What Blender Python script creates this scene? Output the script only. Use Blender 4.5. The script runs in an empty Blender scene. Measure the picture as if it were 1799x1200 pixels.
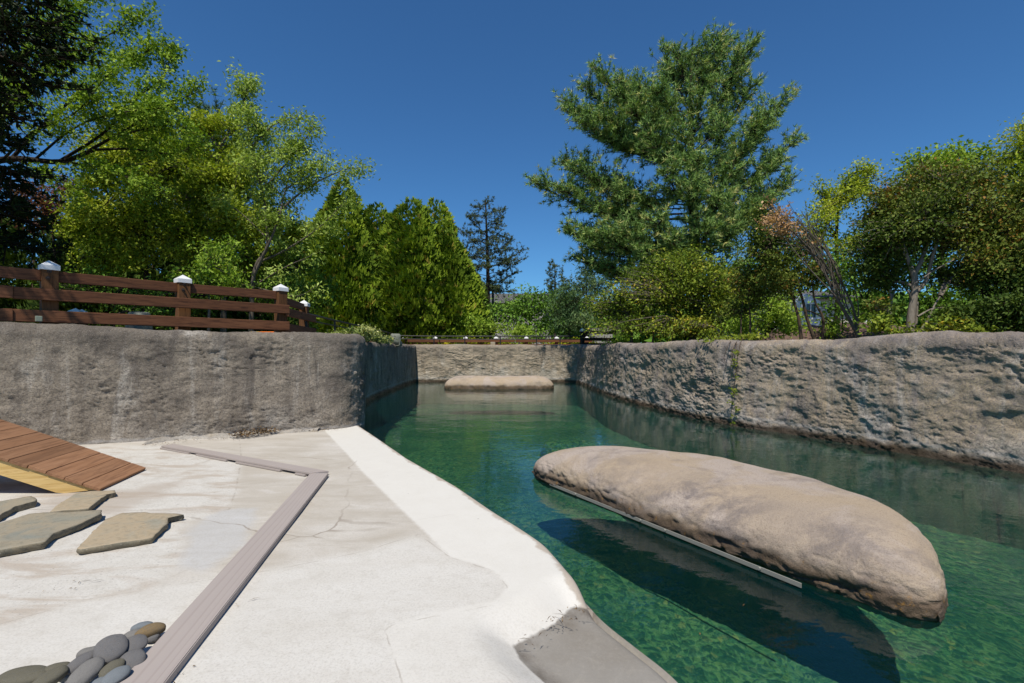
import bpy, bmesh, math, random
import numpy as np
from mathutils import Vector, Matrix

SC = bpy.context.scene
COL = SC.collection
F, U0, V0 = 850.0, 899.5, 615.0            # survey constants: focal length and horizon of the photograph

def G(u, v, z=0.0):                         # surveyed point on a level plane z
    y = F * (1.0 - z) / (v - V0)
    return np.array([(u - U0) / F * y, y, z])

def P(u, v, y):                             # surveyed point at distance y
    return np.array([(u - U0) / F * y, y, 1.0 - (v - V0) / F * y])

# ---------------------------------------------------------------- camera
cam = bpy.data.cameras.new('camera')
cam.sensor_width = 36.0
cam.lens = F / 1799.0 * 36.0
cam.shift_y = 15.0 / 1799.0
cam.clip_start, cam.clip_end = 0.05, 2000.0
co = bpy.data.objects.new('camera', cam)
co.location = (0, 0, 1.0)
co.rotation_euler = (math.radians(90), 0, 0)
COL.objects.link(co)
SC.camera = co

# ---------------------------------------------------------------- sky and sun
SUN_H = Vector((-0.16, -0.987)).normalized()      # horizontal direction towards the sun
SUN_EL = math.radians(60)
world = bpy.data.worlds.new('World')
SC.world = world
world.use_nodes = True
wn = world.node_tree
wn.nodes.clear()
sky = wn.nodes.new('ShaderNodeTexSky')
sky.sky_type = 'NISHITA'
sky.sun_disc = False
sky.sun_elevation = SUN_EL
sky.sun_rotation = math.atan2(SUN_H.x, SUN_H.y)
sky.altitude = 0
sky.air_density = 1.0
sky.dust_density = 0.0
sky.ozone_density = 6.0
bg = wn.nodes.new('ShaderNodeBackground')
bg.inputs['Strength'].default_value = 0.10
wo = wn.nodes.new('ShaderNodeOutputWorld')
deep = wn.nodes.new('ShaderNodeMix')                # the deep, polarised blue of that day: one constant tint
deep.data_type, deep.blend_type = 'RGBA', 'MULTIPLY'
deep.inputs[0].default_value = 1.0
deep.inputs[7].default_value = (0.50, 0.87, 1.10, 1.0)
wn.links.new(sky.outputs[0], deep.inputs[6])
wn.links.new(deep.outputs[2], bg.inputs['Color'])
wn.links.new(bg.outputs[0], wo.inputs['Surface'])
sl = bpy.data.lights.new('sun', 'SUN')
sl.energy = 5.0
sl.angle = math.radians(0.53)
sl.color = (1.0, 0.935, 0.83)
so = bpy.data.objects.new('sun', sl)
ldir = Vector((SUN_H.x * math.cos(SUN_EL), SUN_H.y * math.cos(SUN_EL), math.sin(SUN_EL)))
so.rotation_euler = (-ldir).to_track_quat('-Z', 'Y').to_euler()
so.location = ldir * 40
COL.objects.link(so)
SC.view_settings.view_transform = 'Standard'
SC.view_settings.look = 'None'
SC.view_settings.exposure = 0.0
SC.view_settings.gamma = 1.0
SC.view_settings.use_curve_mapping = False
SC.cycles.max_bounces = 8
SC.cycles.diffuse_bounces = 3
SC.cycles.glossy_bounces = 3
SC.cycles.transparent_max_bounces = 12
SC.cycles.caustics_reflective = False
SC.cycles.caustics_refractive = False
SC.cycles.use_denoising = True
try:
    SC.cycles.denoising_prefilter = 'ACCURATE'
except Exception:
    pass

# ---------------------------------------------------------------- noise
def _hash(ix, iy, iz, seed):
    h = (ix.astype(np.uint32) * np.uint32(374761393) + iy.astype(np.uint32) * np.uint32(668265263)
         + iz.astype(np.uint32) * np.uint32(2246822519) + np.uint32(seed * 7919 + 13))
    h = (h ^ (h >> np.uint32(13))) * np.uint32(1274126177)
    h = h ^ (h >> np.uint32(16))
    return h.astype(np.float64) / 2147483647.5 - 1.0

def vnoise(p, seed=0):
    p = np.asarray(p, float)
    i = np.floor(p)
    f = p - i
    w = f * f * f * (f * (f * 6 - 15) + 10)
    i = i.astype(np.int64)
    x, y, z = i[:, 0], i[:, 1], i[:, 2]
    r = 0
    for dx in (0, 1):
        wx = w[:, 0] if dx else 1 - w[:, 0]
        for dy in (0, 1):
            wy = w[:, 1] if dy else 1 - w[:, 1]
            for dz in (0, 1):
                wz = w[:, 2] if dz else 1 - w[:, 2]
                r = r + wx * wy * wz * _hash(x + dx, y + dy, z + dz, seed)
    return r

def fbm(p, octs=4, gain=0.5, seed=0):
    p = np.asarray(p, float)
    a, s, t = 1.0, 0.0, 0.0
    for k in range(octs):
        s = s + a * vnoise(p * (2.03 ** k) + 17.3 * k, seed + k)
        t += a
        a *= gain
    return s / t

# ---------------------------------------------------------------- meshes
def link(o, parent=None):
    COL.objects.link(o)
    if parent is not None:
        o.parent = parent
    return o

def mesh_np(name, verts, faces, mat=None, parent=None, smooth=False, attrs=None, fattrs=None, loc=None):
    """verts (N,3); faces: one array (M,k) or a list of such arrays."""
    verts = np.asarray(verts, np.float32).reshape(-1, 3)
    if not isinstance(faces, (list, tuple)):
        faces = [faces]
    faces = [np.asarray(f, np.int32) for f in faces if len(f)]
    me = bpy.data.meshes.new(name)
    me.vertices.add(len(verts))
    me.vertices.foreach_set('co', verts.ravel())
    loops = np.concatenate([f.ravel() for f in faces])
    tot = np.concatenate([np.full(len(f), f.shape[1], np.int32) for f in faces])
    start = np.concatenate([[0], np.cumsum(tot)[:-1]]).astype(np.int32)
    me.loops.add(len(loops))
    me.loops.foreach_set('vertex_index', loops)
    me.polygons.add(len(tot))
    me.polygons.foreach_set('loop_start', start)
    if smooth:
        me.polygons.foreach_set('use_smooth', np.ones(len(tot), bool))
    me.update(calc_edges=True)
    for k, a in (attrs or {}).items():
        me.attributes.new(k, 'FLOAT', 'POINT').data.foreach_set('value', np.asarray(a, np.float32))
    for k, a in (fattrs or {}).items():
        me.attributes.new(k, 'FLOAT', 'FACE').data.foreach_set('value', np.asarray(a, np.float32))
    if mat:
        me.materials.append(mat)
    o = bpy.data.objects.new(name, me)
    if loc is not None:
        o.location = loc
    return link(o, parent)

def bm_obj(name, bm, mat=None, parent=None, smooth=False, loc=None, rot=None):
    me = bpy.data.meshes.new(name)
    bmesh.ops.recalc_face_normals(bm, faces=bm.faces)
    bm.to_mesh(me)
    bm.free()
    if smooth:
        for p_ in me.polygons:
            p_.use_smooth = True
    if mat:
        me.materials.append(mat)
    o = bpy.data.objects.new(name, me)
    if loc is not None:
        o.location = loc
    if rot is not None:
        o.rotation_euler = rot
    return link(o, parent)

def box_bm(sx, sy, sz, bev=0.0, origin=(0, 0, 0), bm=None, segs=2):
    b = bmesh.new()
    bmesh.ops.create_cube(b, size=1.0)
    for v in b.verts:
        v.co = Vector((v.co.x * sx + origin[0], v.co.y * sy + origin[1], v.co.z * sz + origin[2]))
    if bev > 0:
        bmesh.ops.bevel(b, geom=b.edges[:], offset=bev, segments=segs, profile=0.6, affect='EDGES')
    if bm is None:
        return b
    tmp = bpy.data.meshes.new('tmp')
    b.to_mesh(tmp)
    b.free()
    bm.from_mesh(tmp)
    bpy.data.meshes.remove(tmp)
    return bm

def empty(name, label, cat, loc=(0, 0, 0), rotz=0.0, group=None):
    o = bpy.data.objects.new(name, None)
    o.location = Vector(tuple(float(c) for c in loc))
    o.rotation_euler = (0, 0, rotz)
    o.empty_display_size = 0.2
    COL.objects.link(o)
    return tag(o, label, cat, group)

def tag(o, label=None, cat=None, group=None, kind=None):
    if label: o['label'] = label
    if cat: o['category'] = cat
    if group: o['group'] = group
    if kind: o['kind'] = kind
    return o

def nrm(a):
    a = np.asarray(a, float)
    return a / np.maximum(np.linalg.norm(a, axis=-1, keepdims=True), 1e-9)

def tubes(Pts, R, sides=4):
    """batch of tubes: Pts (N,K,3), R (N,K) -> verts, quads"""
    Pts = np.asarray(Pts, float)
    R = np.asarray(R, float)
    N, K, _ = Pts.shape
    T = np.empty_like(Pts)
    T[:, 1:-1] = Pts[:, 2:] - Pts[:, :-2]
    T[:, 0] = Pts[:, 1] - Pts[:, 0]
    T[:, -1] = Pts[:, -1] - Pts[:, -2]
    T = nrm(T)
    main = nrm(Pts[:, -1] - Pts[:, 0])
    ref = np.where(np.abs(main[:, 2:3]) > 0.8, np.array([[1.0, 0.2, 0]]), np.array([[0, 0, 1.0]]))
    A = nrm(np.cross(T, ref[:, None, :]))
    B = np.cross(T, A)
    ang = np.arange(sides) * 2 * math.pi / sides
    ring = (A[:, :, None, :] * np.cos(ang)[None, None, :, None] + B[:, :, None, :] * np.sin(ang)[None, None, :, None])
    V = Pts[:, :, None, :] + ring * R[:, :, None, None]
    idx = np.arange(N * K * sides).reshape(N, K, sides)
    a = idx[:, :-1, :]
    b = np.roll(idx, -1, axis=2)[:, :-1, :]
    c = np.roll(idx, -1, axis=2)[:, 1:, :]
    d = idx[:, 1:, :]
    Q = np.stack([a, b, c, d], axis=-1).reshape(-1, 4)
    return V.reshape(-1, 3), Q

def resample(pts, n):
    pts = np.asarray(pts, float)
    if len(pts) > 2:                                   # smooth (Catmull-Rom) before sampling
        ext = np.vstack([2 * pts[0] - pts[1], pts, 2 * pts[-1] - pts[-2]])
        out = []
        for i in range(1, len(ext) - 2):
            p0, p1, p2, p3 = ext[i - 1], ext[i], ext[i + 1], ext[i + 2]
            for t in np.linspace(0, 1, 8, endpoint=False):
                out.append(0.5 * ((2 * p1) + (-p0 + p2) * t + (2 * p0 - 5 * p1 + 4 * p2 - p3) * t * t + (-p0 + 3 * p1 - 3 * p2 + p3) * t ** 3))
        out.append(pts[-1])
        pts = np.array(out)
    s = np.concatenate([[0], np.cumsum(np.linalg.norm(np.diff(pts, axis=0), axis=1))])
    q = np.linspace(0, s[-1], n)
    return np.stack([np.interp(q, s, pts[:, k]) for k in range(pts.shape[1])], axis=1)

class Soup:
    """collects vertices and faces of one mesh"""
    def __init__(self):
        self.v, self.f, self.t, self.n = [], [], [], 0
    def add(self, v, f, t=None):
        if len(v) == 0: return
        self.v.append(v)
        self.f.append(np.asarray(f) + self.n)
        self.n += len(v)
        if t is not None: self.t.append(t)
    def tube(self, pts, r0, r1, sides=6, n=None, power=1.0):
        n = n or max(4, len(pts) * 3)
        p = resample(pts, n)
        r = r0 + (r1 - r0) * np.linspace(0, 1, n) ** power
        v, q = tubes(p[None], r[None], sides)
        self.add(v, q)
        return p
    def obj(self, name, mat, parent=None, smooth=True, kind=None):
        if not self.v: return None
        fa = {'tint': np.concatenate(self.t)} if self.t else None
        byk = {}
        for f in self.f: byk.setdefault(f.shape[1], []).append(f)
        faces = [np.concatenate(x) for x in byk.values()]
        o = mesh_np(name, np.concatenate(self.v), faces, mat, parent, smooth, fattrs=fa if len(byk) == 1 else None)
        if kind: o['kind'] = kind
        return o

# ---------------------------------------------------------------- node helper
class Mat:
    def __init__(self, name):
        self.m = bpy.data.materials.new(name)
        self.m.use_nodes = True
        self.t = self.m.node_tree
        self.t.nodes.clear()
        self.out = self.t.nodes.new('ShaderNodeOutputMaterial')
    def n(self, kind, ins=None, **props):
        nd = self.t.nodes.new('ShaderNode' + kind)
        for k, v in props.items(): setattr(nd, k, v)
        for k, v in (ins or {}).items(): self.set(nd, k, v)
        return nd
    def set(self, nd, k, v):
        s = nd.inputs[k]
        if isinstance(v, bpy.types.NodeSocket): self.t.links.new(v, s)
        elif isinstance(v, bpy.types.Node): self.t.links.new(v.outputs[0], s)
        else:
            if isinstance(v, (tuple, list)) and len(v) == 3 and s.type == 'RGBA': v = (*v, 1.0)
            s.default_value = v
    def coord(self, kind='Object', scale=(1, 1, 1), rot=(0, 0, 0), loc=(0, 0, 0)):
        tc = self.n('TexCoord')
        mp = self.n('Mapping', {'Vector': tc.outputs[kind], 'Scale': scale, 'Rotation': rot, 'Location': loc})
        return mp.outputs[0]
    def noise(self, vec, scale, detail=4, rough=0.55, dist=0.0):
        return self.n('TexNoise', {'Vector': vec, 'Scale': scale, 'Detail': detail, 'Roughness': rough, 'Distortion': dist}).outputs['Fac']
    def voro(self, vec, scale, feature='F1', out='Distance', rand=1.0):
        nd = self.n('TexVoronoi', {'Vector': vec, 'Scale': scale, 'Randomness': rand}, feature=feature)
        return nd.outputs[out]
    def ramp(self, fac, stops, interp='LINEAR'):
        nd = self.n('ValToRGB', {'Fac': fac})
        cr = nd.color_ramp
        cr.interpolation = interp
        while len(cr.elements) < len(stops): cr.elements.new(0.5)
        for e, (p, c) in zip(cr.elements, stops):
            e.position = p
            e.color = (c, c, c, 1) if isinstance(c, (int, float)) else (*c, 1)
        return nd.outputs[0]
    def mix(self, fac, a, b, mode='MIX'):
        nd = self.n('Mix', data_type='RGBA', blend_type=mode)
        self.set(nd, 0, fac)
        self.set(nd, 6, a)
        self.set(nd, 7, b)
        return nd.outputs[2]
    def math(self, op, a, b=None, clamp=False):
        nd = self.n('Math', operation=op, use_clamp=clamp)
        self.set(nd, 0, a)
        if b is not None: self.set(nd, 1, b)
        return nd.outputs[0]
    def attr(self, name):
        return self.n('Attribute', attribute_name=name).outputs['Fac']
    def step(self, x, lo, hi):
        return self.n('MapRange', {'Value': x, 'From Min': lo, 'From Max': hi, 'To Min': 0.0, 'To Max': 1.0}, interpolation_type='SMOOTHSTEP').outputs[0]
    def bump(self, h, strength=0.5, dist=0.01, normal=None):
        d = {'Height': h, 'Strength': strength, 'Distance': dist}
        if normal is not None: d['Normal'] = normal
        return self.n('Bump', d).outputs[0]
    def pbr(self, color, rough=0.8, normal=None, metal=0.0, spec=0.3):
        d = {'Base Color': color, 'Roughness': rough, 'Metallic': metal, 'Specular IOR Level': spec}
        if normal is not None: d['Normal'] = normal
        p = self.n('BsdfPrincipled', d)
        self.t.links.new(p.outputs[0], self.out.inputs['Surface'])
        return self.m
# ---------------------------------------------------------------- materials
def rock_mat(name, cols, light, dark, wet=True, seed=0.0, streak=1.0, bump=0.6):
    m = Mat(name)
    c = m.coord('Object', loc=(seed, seed * 1.7, 0))
    big = m.noise(c, 0.9, 5, 0.6, 0.4)
    mid = m.noise(c, 3.1, 6, 0.65, 0.3)
    col = m.mix(m.ramp(big, [(0.33, 0.0), (0.66, 1.0)]), cols[0], cols[1])
    col = m.mix(m.ramp(mid, [(0.42, 0.0), (0.7, 0.85)]), col, cols[2])
    cs = m.coord('Object', scale=(1.6, 1.6, 0.62), loc=(seed * 3, 0, 0.4))
    st = m.noise(cs, 1.5, 7, 0.68, 0.7)
    col = m.mix(m.math('MULTIPLY', m.ramp(st, [(0.54, 0.0), (0.66, 1.0)]), 0.85 * streak), col, light)
    cs2 = m.coord('Object', scale=(2.4, 2.4, 0.8), loc=(seed * 5 + 7, 3, 1))
    st2 = m.noise(cs2, 1.4, 8, 0.7, 0.6)
    col = m.mix(m.math('MULTIPLY', m.ramp(st2, [(0.52, 0.0), (0.64, 1.0)]), 0.8 * streak), col, dark)
    vs_ = m.noise(m.coord('Object', scale=(5.5, 5.5, 0.30), loc=(seed * 2, 1, 3)), 1.1, 6, 0.65, 0.25)
    col = m.mix(m.ramp(vs_, [(0.54, 0.0), (0.68, 0.55)]), col, dark)
    col = m.mix(m.ramp(vs_, [(0.34, 0.38), (0.43, 0.0)]), col, light)
    zc = m.n('SeparateXYZ', {0: m.n('NewGeometry').outputs['Position']}).outputs[2]
    zw = m.math('ADD', zc, m.math('MULTIPLY', m.noise(m.coord('Object', loc=(seed + 2, 4, 0)), 1.1, 6, 0.65, 0.6), 2.2))
    col = m.mix(m.math('MULTIPLY', m.step(zw, 1.45, 0.95), 0.55 * streak), col, light)
    col = m.mix(m.math('MULTIPLY', m.step(zw, 1.95, 2.35), 0.6 * streak), col, dark)
    fine = m.noise(c, 55, 4, 0.7)
    grit = m.noise(c, 190, 3, 0.7)
    col = m.mix(m.ramp(fine, [(0.36, 0.75), (0.52, 0.0)]), col, dark)
    col = m.mix(m.ramp(grit, [(0.54, 0.0), (0.68, 0.6)]), col, light)
    rough = 0.9
    if wet:
        z = m.n('SeparateXYZ', {0: m.n('NewGeometry').outputs['Position']}).outputs[2]
        zz = m.math('ADD', z, m.math('MULTIPLY', m.noise(c, 6, 4), 0.10))
        w = m.step(zz, 0.055, -0.02)
        col = m.mix(m.math('MULTIPLY', w, 0.88), col, (0.045, 0.026, 0.012))
        w2 = m.math('MULTIPLY', m.step(zz, 0.10, 0.07), m.step(zz, 0.04, 0.06))
        col = m.mix(m.math('MULTIPLY', w2, 0.4), col, (0.42, 0.41, 0.40))
        alg = m.step(zz, -0.10, -0.17)
        col = m.mix(alg, col, m.mix(m.ramp(m.noise(c, 5, 5, 0.7), [(0.35, 0.0), (0.65, 1.0)]), (0.030, 0.085, 0.050), (0.075, 0.14, 0.07)))
        rough = m.math('SUBTRACT', 0.92, m.math('MULTIPLY', w, 0.55))
    h = m.math('ADD', m.math('MULTIPLY', m.noise(c, 34, 5, 0.7), 0.7), m.math('MULTIPLY', m.noise(c, 120, 4, 0.7), 0.35))
    return m.pbr(col, rough, m.bump(h, 0.9, 0.035), spec=0.12)

M = {}
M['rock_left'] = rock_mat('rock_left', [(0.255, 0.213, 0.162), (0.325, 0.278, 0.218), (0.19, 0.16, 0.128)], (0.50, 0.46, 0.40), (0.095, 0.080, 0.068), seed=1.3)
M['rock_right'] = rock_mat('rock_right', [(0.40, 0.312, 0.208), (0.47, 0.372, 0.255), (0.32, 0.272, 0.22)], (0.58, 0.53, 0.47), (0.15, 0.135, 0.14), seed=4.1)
M['rock_far'] = rock_mat('rock_far', [(0.38, 0.31, 0.22), (0.44, 0.365, 0.265), (0.31, 0.26, 0.20)], (0.52, 0.48, 0.41), (0.17, 0.145, 0.115), seed=8.2)
M['rock_wetbank'] = M['rock_far']

def island_mat():
    m = Mat('island_rock')
    c = m.coord('Object')
    big = m.noise(c, 1.3, 5, 0.6, 0.6)
    col = m.mix(m.ramp(big, [(0.35, 0.0), (0.65, 1.0)]), (0.405, 0.32, 0.225), (0.385, 0.315, 0.245))
    mauve = m.noise(m.coord('Object', loc=(3, 1, 0)), 1.9, 5, 0.6, 1.0)
    col = m.mix(m.ramp(mauve, [(0.47, 0.0), (0.58, 0.85)]), col, (0.425, 0.36, 0.31))
    sm = m.noise(m.coord('Object', scale=(1, 1.25, 1), loc=(1.2, 5, 0)), 2.4, 9, 0.76, 0.35)
    col = m.mix(m.ramp(sm, [(0.52, 0.0), (0.66, 0.7)]), col, (0.20, 0.172, 0.158))
    for ctr_, r0_, amt in (((1.02, 2.78, 0.1), 0.62, 0.9), ((1.55, 2.15, 0.05), 0.5, 0.7), ((0.75, 3.5, 0.1), 0.5, 0.4)):
        dst = m.n('VectorMath', {0: c, 1: ctr_}, operation='DISTANCE').outputs['Value']
        sn = m.noise(m.coord('Object', scale=(1, 1, 1.6), loc=(ctr_[0] * 9, 2, 0)), 4.2, 9, 0.74, 0.5)
        col = m.mix(m.math('MULTIPLY', m.math('MULTIPLY', m.step(dst, r0_, r0_ * 0.25), m.ramp(sn, [(0.44, 0.0), (0.60, 1.0)])), amt), col, (0.175, 0.15, 0.14))
    grit = m.noise(c, 140, 3, 0.75)
    col = m.mix(m.ramp(grit, [(0.34, 0.55), (0.48, 0.0)]), col, (0.16, 0.12, 0.08))
    z = m.n('SeparateXYZ', {0: m.n('NewGeometry').outputs['Position']}).outputs[2]
    zz = m.math('ADD', z, m.math('MULTIPLY', m.noise(c, 7, 4), 0.09))
    col = m.mix(m.math('MULTIPLY', m.step(zz, 0.065, -0.01), 0.75), col, (0.065, 0.038, 0.018))
    rust = m.noise(c, 22, 4, 0.7)
    col = m.mix(m.math('MULTIPLY', m.step(zz, 0.05, 0.0), m.ramp(rust, [(0.60, 0.0), (0.7, 0.8)])), col, (0.30, 0.16, 0.04))
    h = m.math('ADD', m.math('MULTIPLY', m.noise(c, 48, 5, 0.7), 0.6), m.math('MULTIPLY', m.noise(c, 170, 3, 0.7), 0.4))
    return m.pbr(col, 0.88, m.bump(h, 0.7, 0.018), spec=0.15)
M['island'] = island_mat()

def deck_mat():
    m = Mat('deck_concrete')
    c = m.coord('Object')
    n1 = m.noise(c, 0.8, 6, 0.62, 0.5)
    cr = m.coord('Object', scale=(1.0, 3.2, 1), rot=(0, 0, 0.35))
    n2 = m.noise(cr, 1.7, 6, 0.65, 0.6)
    n3 = m.noise(c, 7, 5, 0.65)
    col = m.mix(m.ramp(n1, [(0.36, 0.0), (0.64, 1.0)]), (0.53, 0.50, 0.45), (0.44, 0.40, 0.34))
    col = m.mix(m.ramp(n2, [(0.45, 0.0), (0.66, 0.75)]), col, (0.385, 0.345, 0.285))
    col = m.mix(m.ramp(n2, [(0.30, 0.55), (0.42, 0.0)]), col, (0.60, 0.58, 0.55))
    wob = m.math('MULTIPLY', m.math('SUBTRACT', m.noise(c, 5, 5, 0.65), 0.5), 0.16)
    wob2 = m.math('MULTIPLY', m.math('SUBTRACT', m.noise(c, 30, 4, 0.65), 0.5), 0.03)
    # lower, smoother slab
    ds = m.attr('d_slab')
    slab = m.mix(m.ramp(n2, [(0.35, 0.0), (0.7, 1.0)]), (0.58, 0.56, 0.515), (0.53, 0.505, 0.455))
    col = m.mix(m.step(m.math('ADD', ds, m.math('ADD', wob2, m.math('MULTIPLY', wob, 0.5))), -0.10, 0.06), col, slab)
    col = m.mix(m.step(m.math('ADD', m.attr('d_soft'), wob), -0.15, 0.10), col, slab)
    # rough, exposed white slab with dark grit
    dr = m.math('ADD', m.attr('d_rough'), wob)
    grit = m.noise(c, 75, 3, 0.7)
    rcol = m.mix(m.ramp(n3, [(0.35, 0.0), (0.7, 1.0)]), (0.57, 0.55, 0.505), (0.505, 0.48, 0.43))
    rcol = m.mix(m.ramp(n2, [(0.49, 0.0), (0.60, 0.85)]), rcol, (0.41, 0.35, 0.285))
    rcol = m.mix(m.ramp(grit, [(0.32, 0.85), (0.39, 0.0)]), rcol, (0.25, 0.235, 0.22))
    rmask = m.step(dr, -0.05, 0.05)
    col = m.mix(rmask, col, rcol)
    # bluish patch trowelled smooth
    pb = m.step(m.math('ADD', m.attr('d_patch'), wob), -0.03, 0.05)
    col = m.mix(m.math('MULTIPLY', pb, 0.6), col, (0.45, 0.455, 0.455))
    # tan dirt by the ramp
    dd = m.step(m.math('ADD', m.attr('d_dirt'), m.math('MULTIPLY', wob, 2.2)), -0.08, 0.16)
    col = m.mix(m.math('MULTIPLY', dd, 0.65), col, (0.37, 0.31, 0.25))
    # white coating along the pool edge
    dw = m.math('ADD', m.attr('d_white'), wob2)
    dq = m.math('ADD', m.attr('d_edge'), m.math('ADD', m.math('MULTIPLY', wob, 1.0), m.math('MULTIPLY', wob2, 0.6)))
    white = m.mix(m.ramp(n3, [(0.3, 0.0), (0.75, 0.5)]), (0.615, 0.595, 0.545), (0.565, 0.54, 0.485))
    soft = m.math('SUBTRACT', 1.0, m.math('MULTIPLY', m.step(m.math('ADD', m.attr('d_soft'), wob), -0.12, 0.20), 0.72))
    wm = m.math('MULTIPLY', m.math('MULTIPLY', m.step(dw, -0.016, 0.014), soft), m.step(dq, 0.050, 0.075))
    col = m.mix(wm, col, white)
    edge = m.step(dq, 0.075, 0.045)
    col = m.mix(m.math('MULTIPLY', edge, 0.75), col, (0.42, 0.355, 0.285))
    lip = m.step(m.math('ADD', m.attr('d_edge'), m.math('MULTIPLY', wob2, 0.5)), 0.022, 0.006)
    col = m.mix(lip, col, (0.25, 0.225, 0.20))
    # bare grey ledge at the water
    dl = m.math('ADD', m.attr('d_ledge'), m.math('ADD', m.math('MULTIPLY', wob2, 0.5), m.math('MULTIPLY', wob, 0.08)))
    lc = m.mix(m.ramp(m.noise(c, 3.0, 5, 0.6), [(0.35, 0.0), (0.7, 1.0)]), (0.26, 0.245, 0.22), (0.215, 0.195, 0.165))
    dam = m.step(dl, 0.10, 0.0)
    lc = m.mix(m.math('MULTIPLY', dam, m.ramp(n3, [(0.4, 0.15), (0.6, 0.9)])), lc, (0.115, 0.095, 0.075))
    col = m.mix(m.step(dl, -0.004, 0.010), col, lc)
    # seams
    for a, wd in (('d_slab', 0.0025), ('d_joint', 0.005)):
        s = m.math('ABSOLUTE', m.math('ADD', m.attr(a), m.math('MULTIPLY', wob2, 0.45)))
        br = m.ramp(m.noise(c, 9, 3), [(0.42, 0.0), (0.6, 0.5)])
        col = m.mix(m.math('MULTIPLY', m.step(s, wd * 1.8, wd * 0.5), br), col, (0.25, 0.21, 0.17))
    ck = m.n('VectorMath', {0: c, 1: m.n('VectorMath', {0: m.n('TexNoise', {'Vector': c, 'Scale': 3.0, 'Detail': 5.0}).outputs['Color'], 1: (0.22, 0.22, 0.0)}, operation='MULTIPLY').outputs[0]}, operation='ADD').outputs[0]
    cr_ = m.voro(ck, 0.55, 'DISTANCE_TO_EDGE')
    col = m.mix(m.math('MULTIPLY', m.step(cr_, 0.0042, 0.0012), m.ramp(m.noise(c, 0.9, 3), [(0.50, 0.0), (0.58, 0.7)])), col, (0.24, 0.20, 0.16))
    sp = m.voro(c, 11)
    col = m.mix(m.math('MULTIPLY', m.ramp(sp, [(0.035, 0.8), (0.05, 0.0)]), m.ramp(m.noise(c, 2.3, 2), [(0.5, 0.0), (0.56, 1.0)])), col, (0.16, 0.13, 0.10))
    keep = m.math('SUBTRACT', 1.0, m.math('MULTIPLY', wm, 0.75))
    fine = m.noise(c, 110, 4, 0.75)
    col = m.mix(m.math('MULTIPLY', keep, m.ramp(fine, [(0.34, 0.36), (0.52, 0.0)])), col, (0.30, 0.28, 0.245))
    blot = m.noise(c, 16, 6, 0.7, 0.8)
    col = m.mix(m.math('MULTIPLY', keep, m.ramp(blot, [(0.50, 0.0), (0.68, 0.3)])), col, (0.38, 0.35, 0.30))
    wv = m.n('TexWave', {'Vector': m.coord('Object', rot=(0, 0, 0.7)), 'Scale': 22.0, 'Distortion': 2.5, 'Detail': 2.0}).outputs['Fac']
    h = m.math('ADD', m.math('MULTIPLY', m.noise(c, 60, 5, 0.7), 0.6), m.math('MULTIPLY', m.math('MULTIPLY', wv, rmask), 0.25))
    return m.pbr(col, 0.88, m.bump(h, 0.28, 0.006), spec=0.2)
M['deck'] = deck_mat()

def water_mat():
    m = Mat('pool_water')
    c = m.coord('Object', scale=(1.0, 1.5, 1.0), rot=(0, 0, 0.3))
    big = m.noise(c, 1.6, 3, 0.5, 0.4)
    mid = m.noise(c, 8.5, 3, 0.5, 0.6)
    h = m.math('ADD', m.math('MULTIPLY', big, 0.5), m.math('MULTIPLY', mid, 0.16))
    nn = m.bump(h, 0.22, 0.06)
    fr = m.n('Fresnel', {'IOR': 1.33, 'Normal': nn})
    tr = m.n('BsdfTransparent', {'Color': (0.70, 0.87, 0.82, 1)})
    gl = m.n('BsdfGlossy', {'Color': (0.95, 0.97, 1, 1), 'Roughness': 0.02, 'Normal': nn})
    df = m.n('BsdfDiffuse', {'Color': (0.012, 0.135, 0.135, 1)})          # light scattered back by the slightly turbid water
    bd = m.n('MixShader', {0: 0.075, 1: tr, 2: df})
    mx = m.n('MixShader', {0: fr, 1: bd, 2: gl})
    m.t.links.new(mx.outputs[0], m.out.inputs['Surface'])
    return m.m
M['water'] = water_mat()

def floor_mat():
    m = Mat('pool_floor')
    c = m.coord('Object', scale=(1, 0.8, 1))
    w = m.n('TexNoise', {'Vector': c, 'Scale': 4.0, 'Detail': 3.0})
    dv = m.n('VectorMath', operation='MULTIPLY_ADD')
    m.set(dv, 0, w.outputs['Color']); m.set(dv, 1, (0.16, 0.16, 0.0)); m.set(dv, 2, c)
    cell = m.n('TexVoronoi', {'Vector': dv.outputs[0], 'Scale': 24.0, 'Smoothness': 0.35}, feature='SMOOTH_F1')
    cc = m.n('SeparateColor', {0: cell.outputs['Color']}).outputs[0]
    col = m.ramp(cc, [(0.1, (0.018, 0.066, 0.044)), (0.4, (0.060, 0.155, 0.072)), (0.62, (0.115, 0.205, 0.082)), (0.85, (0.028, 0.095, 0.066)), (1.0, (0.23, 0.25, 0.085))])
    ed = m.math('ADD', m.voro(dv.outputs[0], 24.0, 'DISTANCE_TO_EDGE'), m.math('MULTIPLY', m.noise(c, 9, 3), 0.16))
    col = m.mix(m.ramp(ed, [(0.045, 0.75), (0.11, 0.0)]), col, (0.20, 0.31, 0.14))  # algae mosaic; its bright edges paint rippling light into the floor colour
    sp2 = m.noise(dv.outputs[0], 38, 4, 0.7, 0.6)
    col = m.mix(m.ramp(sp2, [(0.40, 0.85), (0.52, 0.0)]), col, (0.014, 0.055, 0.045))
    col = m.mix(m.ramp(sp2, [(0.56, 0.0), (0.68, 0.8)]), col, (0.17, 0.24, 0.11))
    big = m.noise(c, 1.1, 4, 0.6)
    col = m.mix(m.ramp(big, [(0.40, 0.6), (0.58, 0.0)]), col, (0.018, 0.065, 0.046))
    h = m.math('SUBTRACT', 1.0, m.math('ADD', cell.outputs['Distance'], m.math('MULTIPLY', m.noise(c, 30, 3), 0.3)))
    return m.pbr(col, 0.9, m.bump(h, 0.5, 0.03), spec=0.1)
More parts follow.
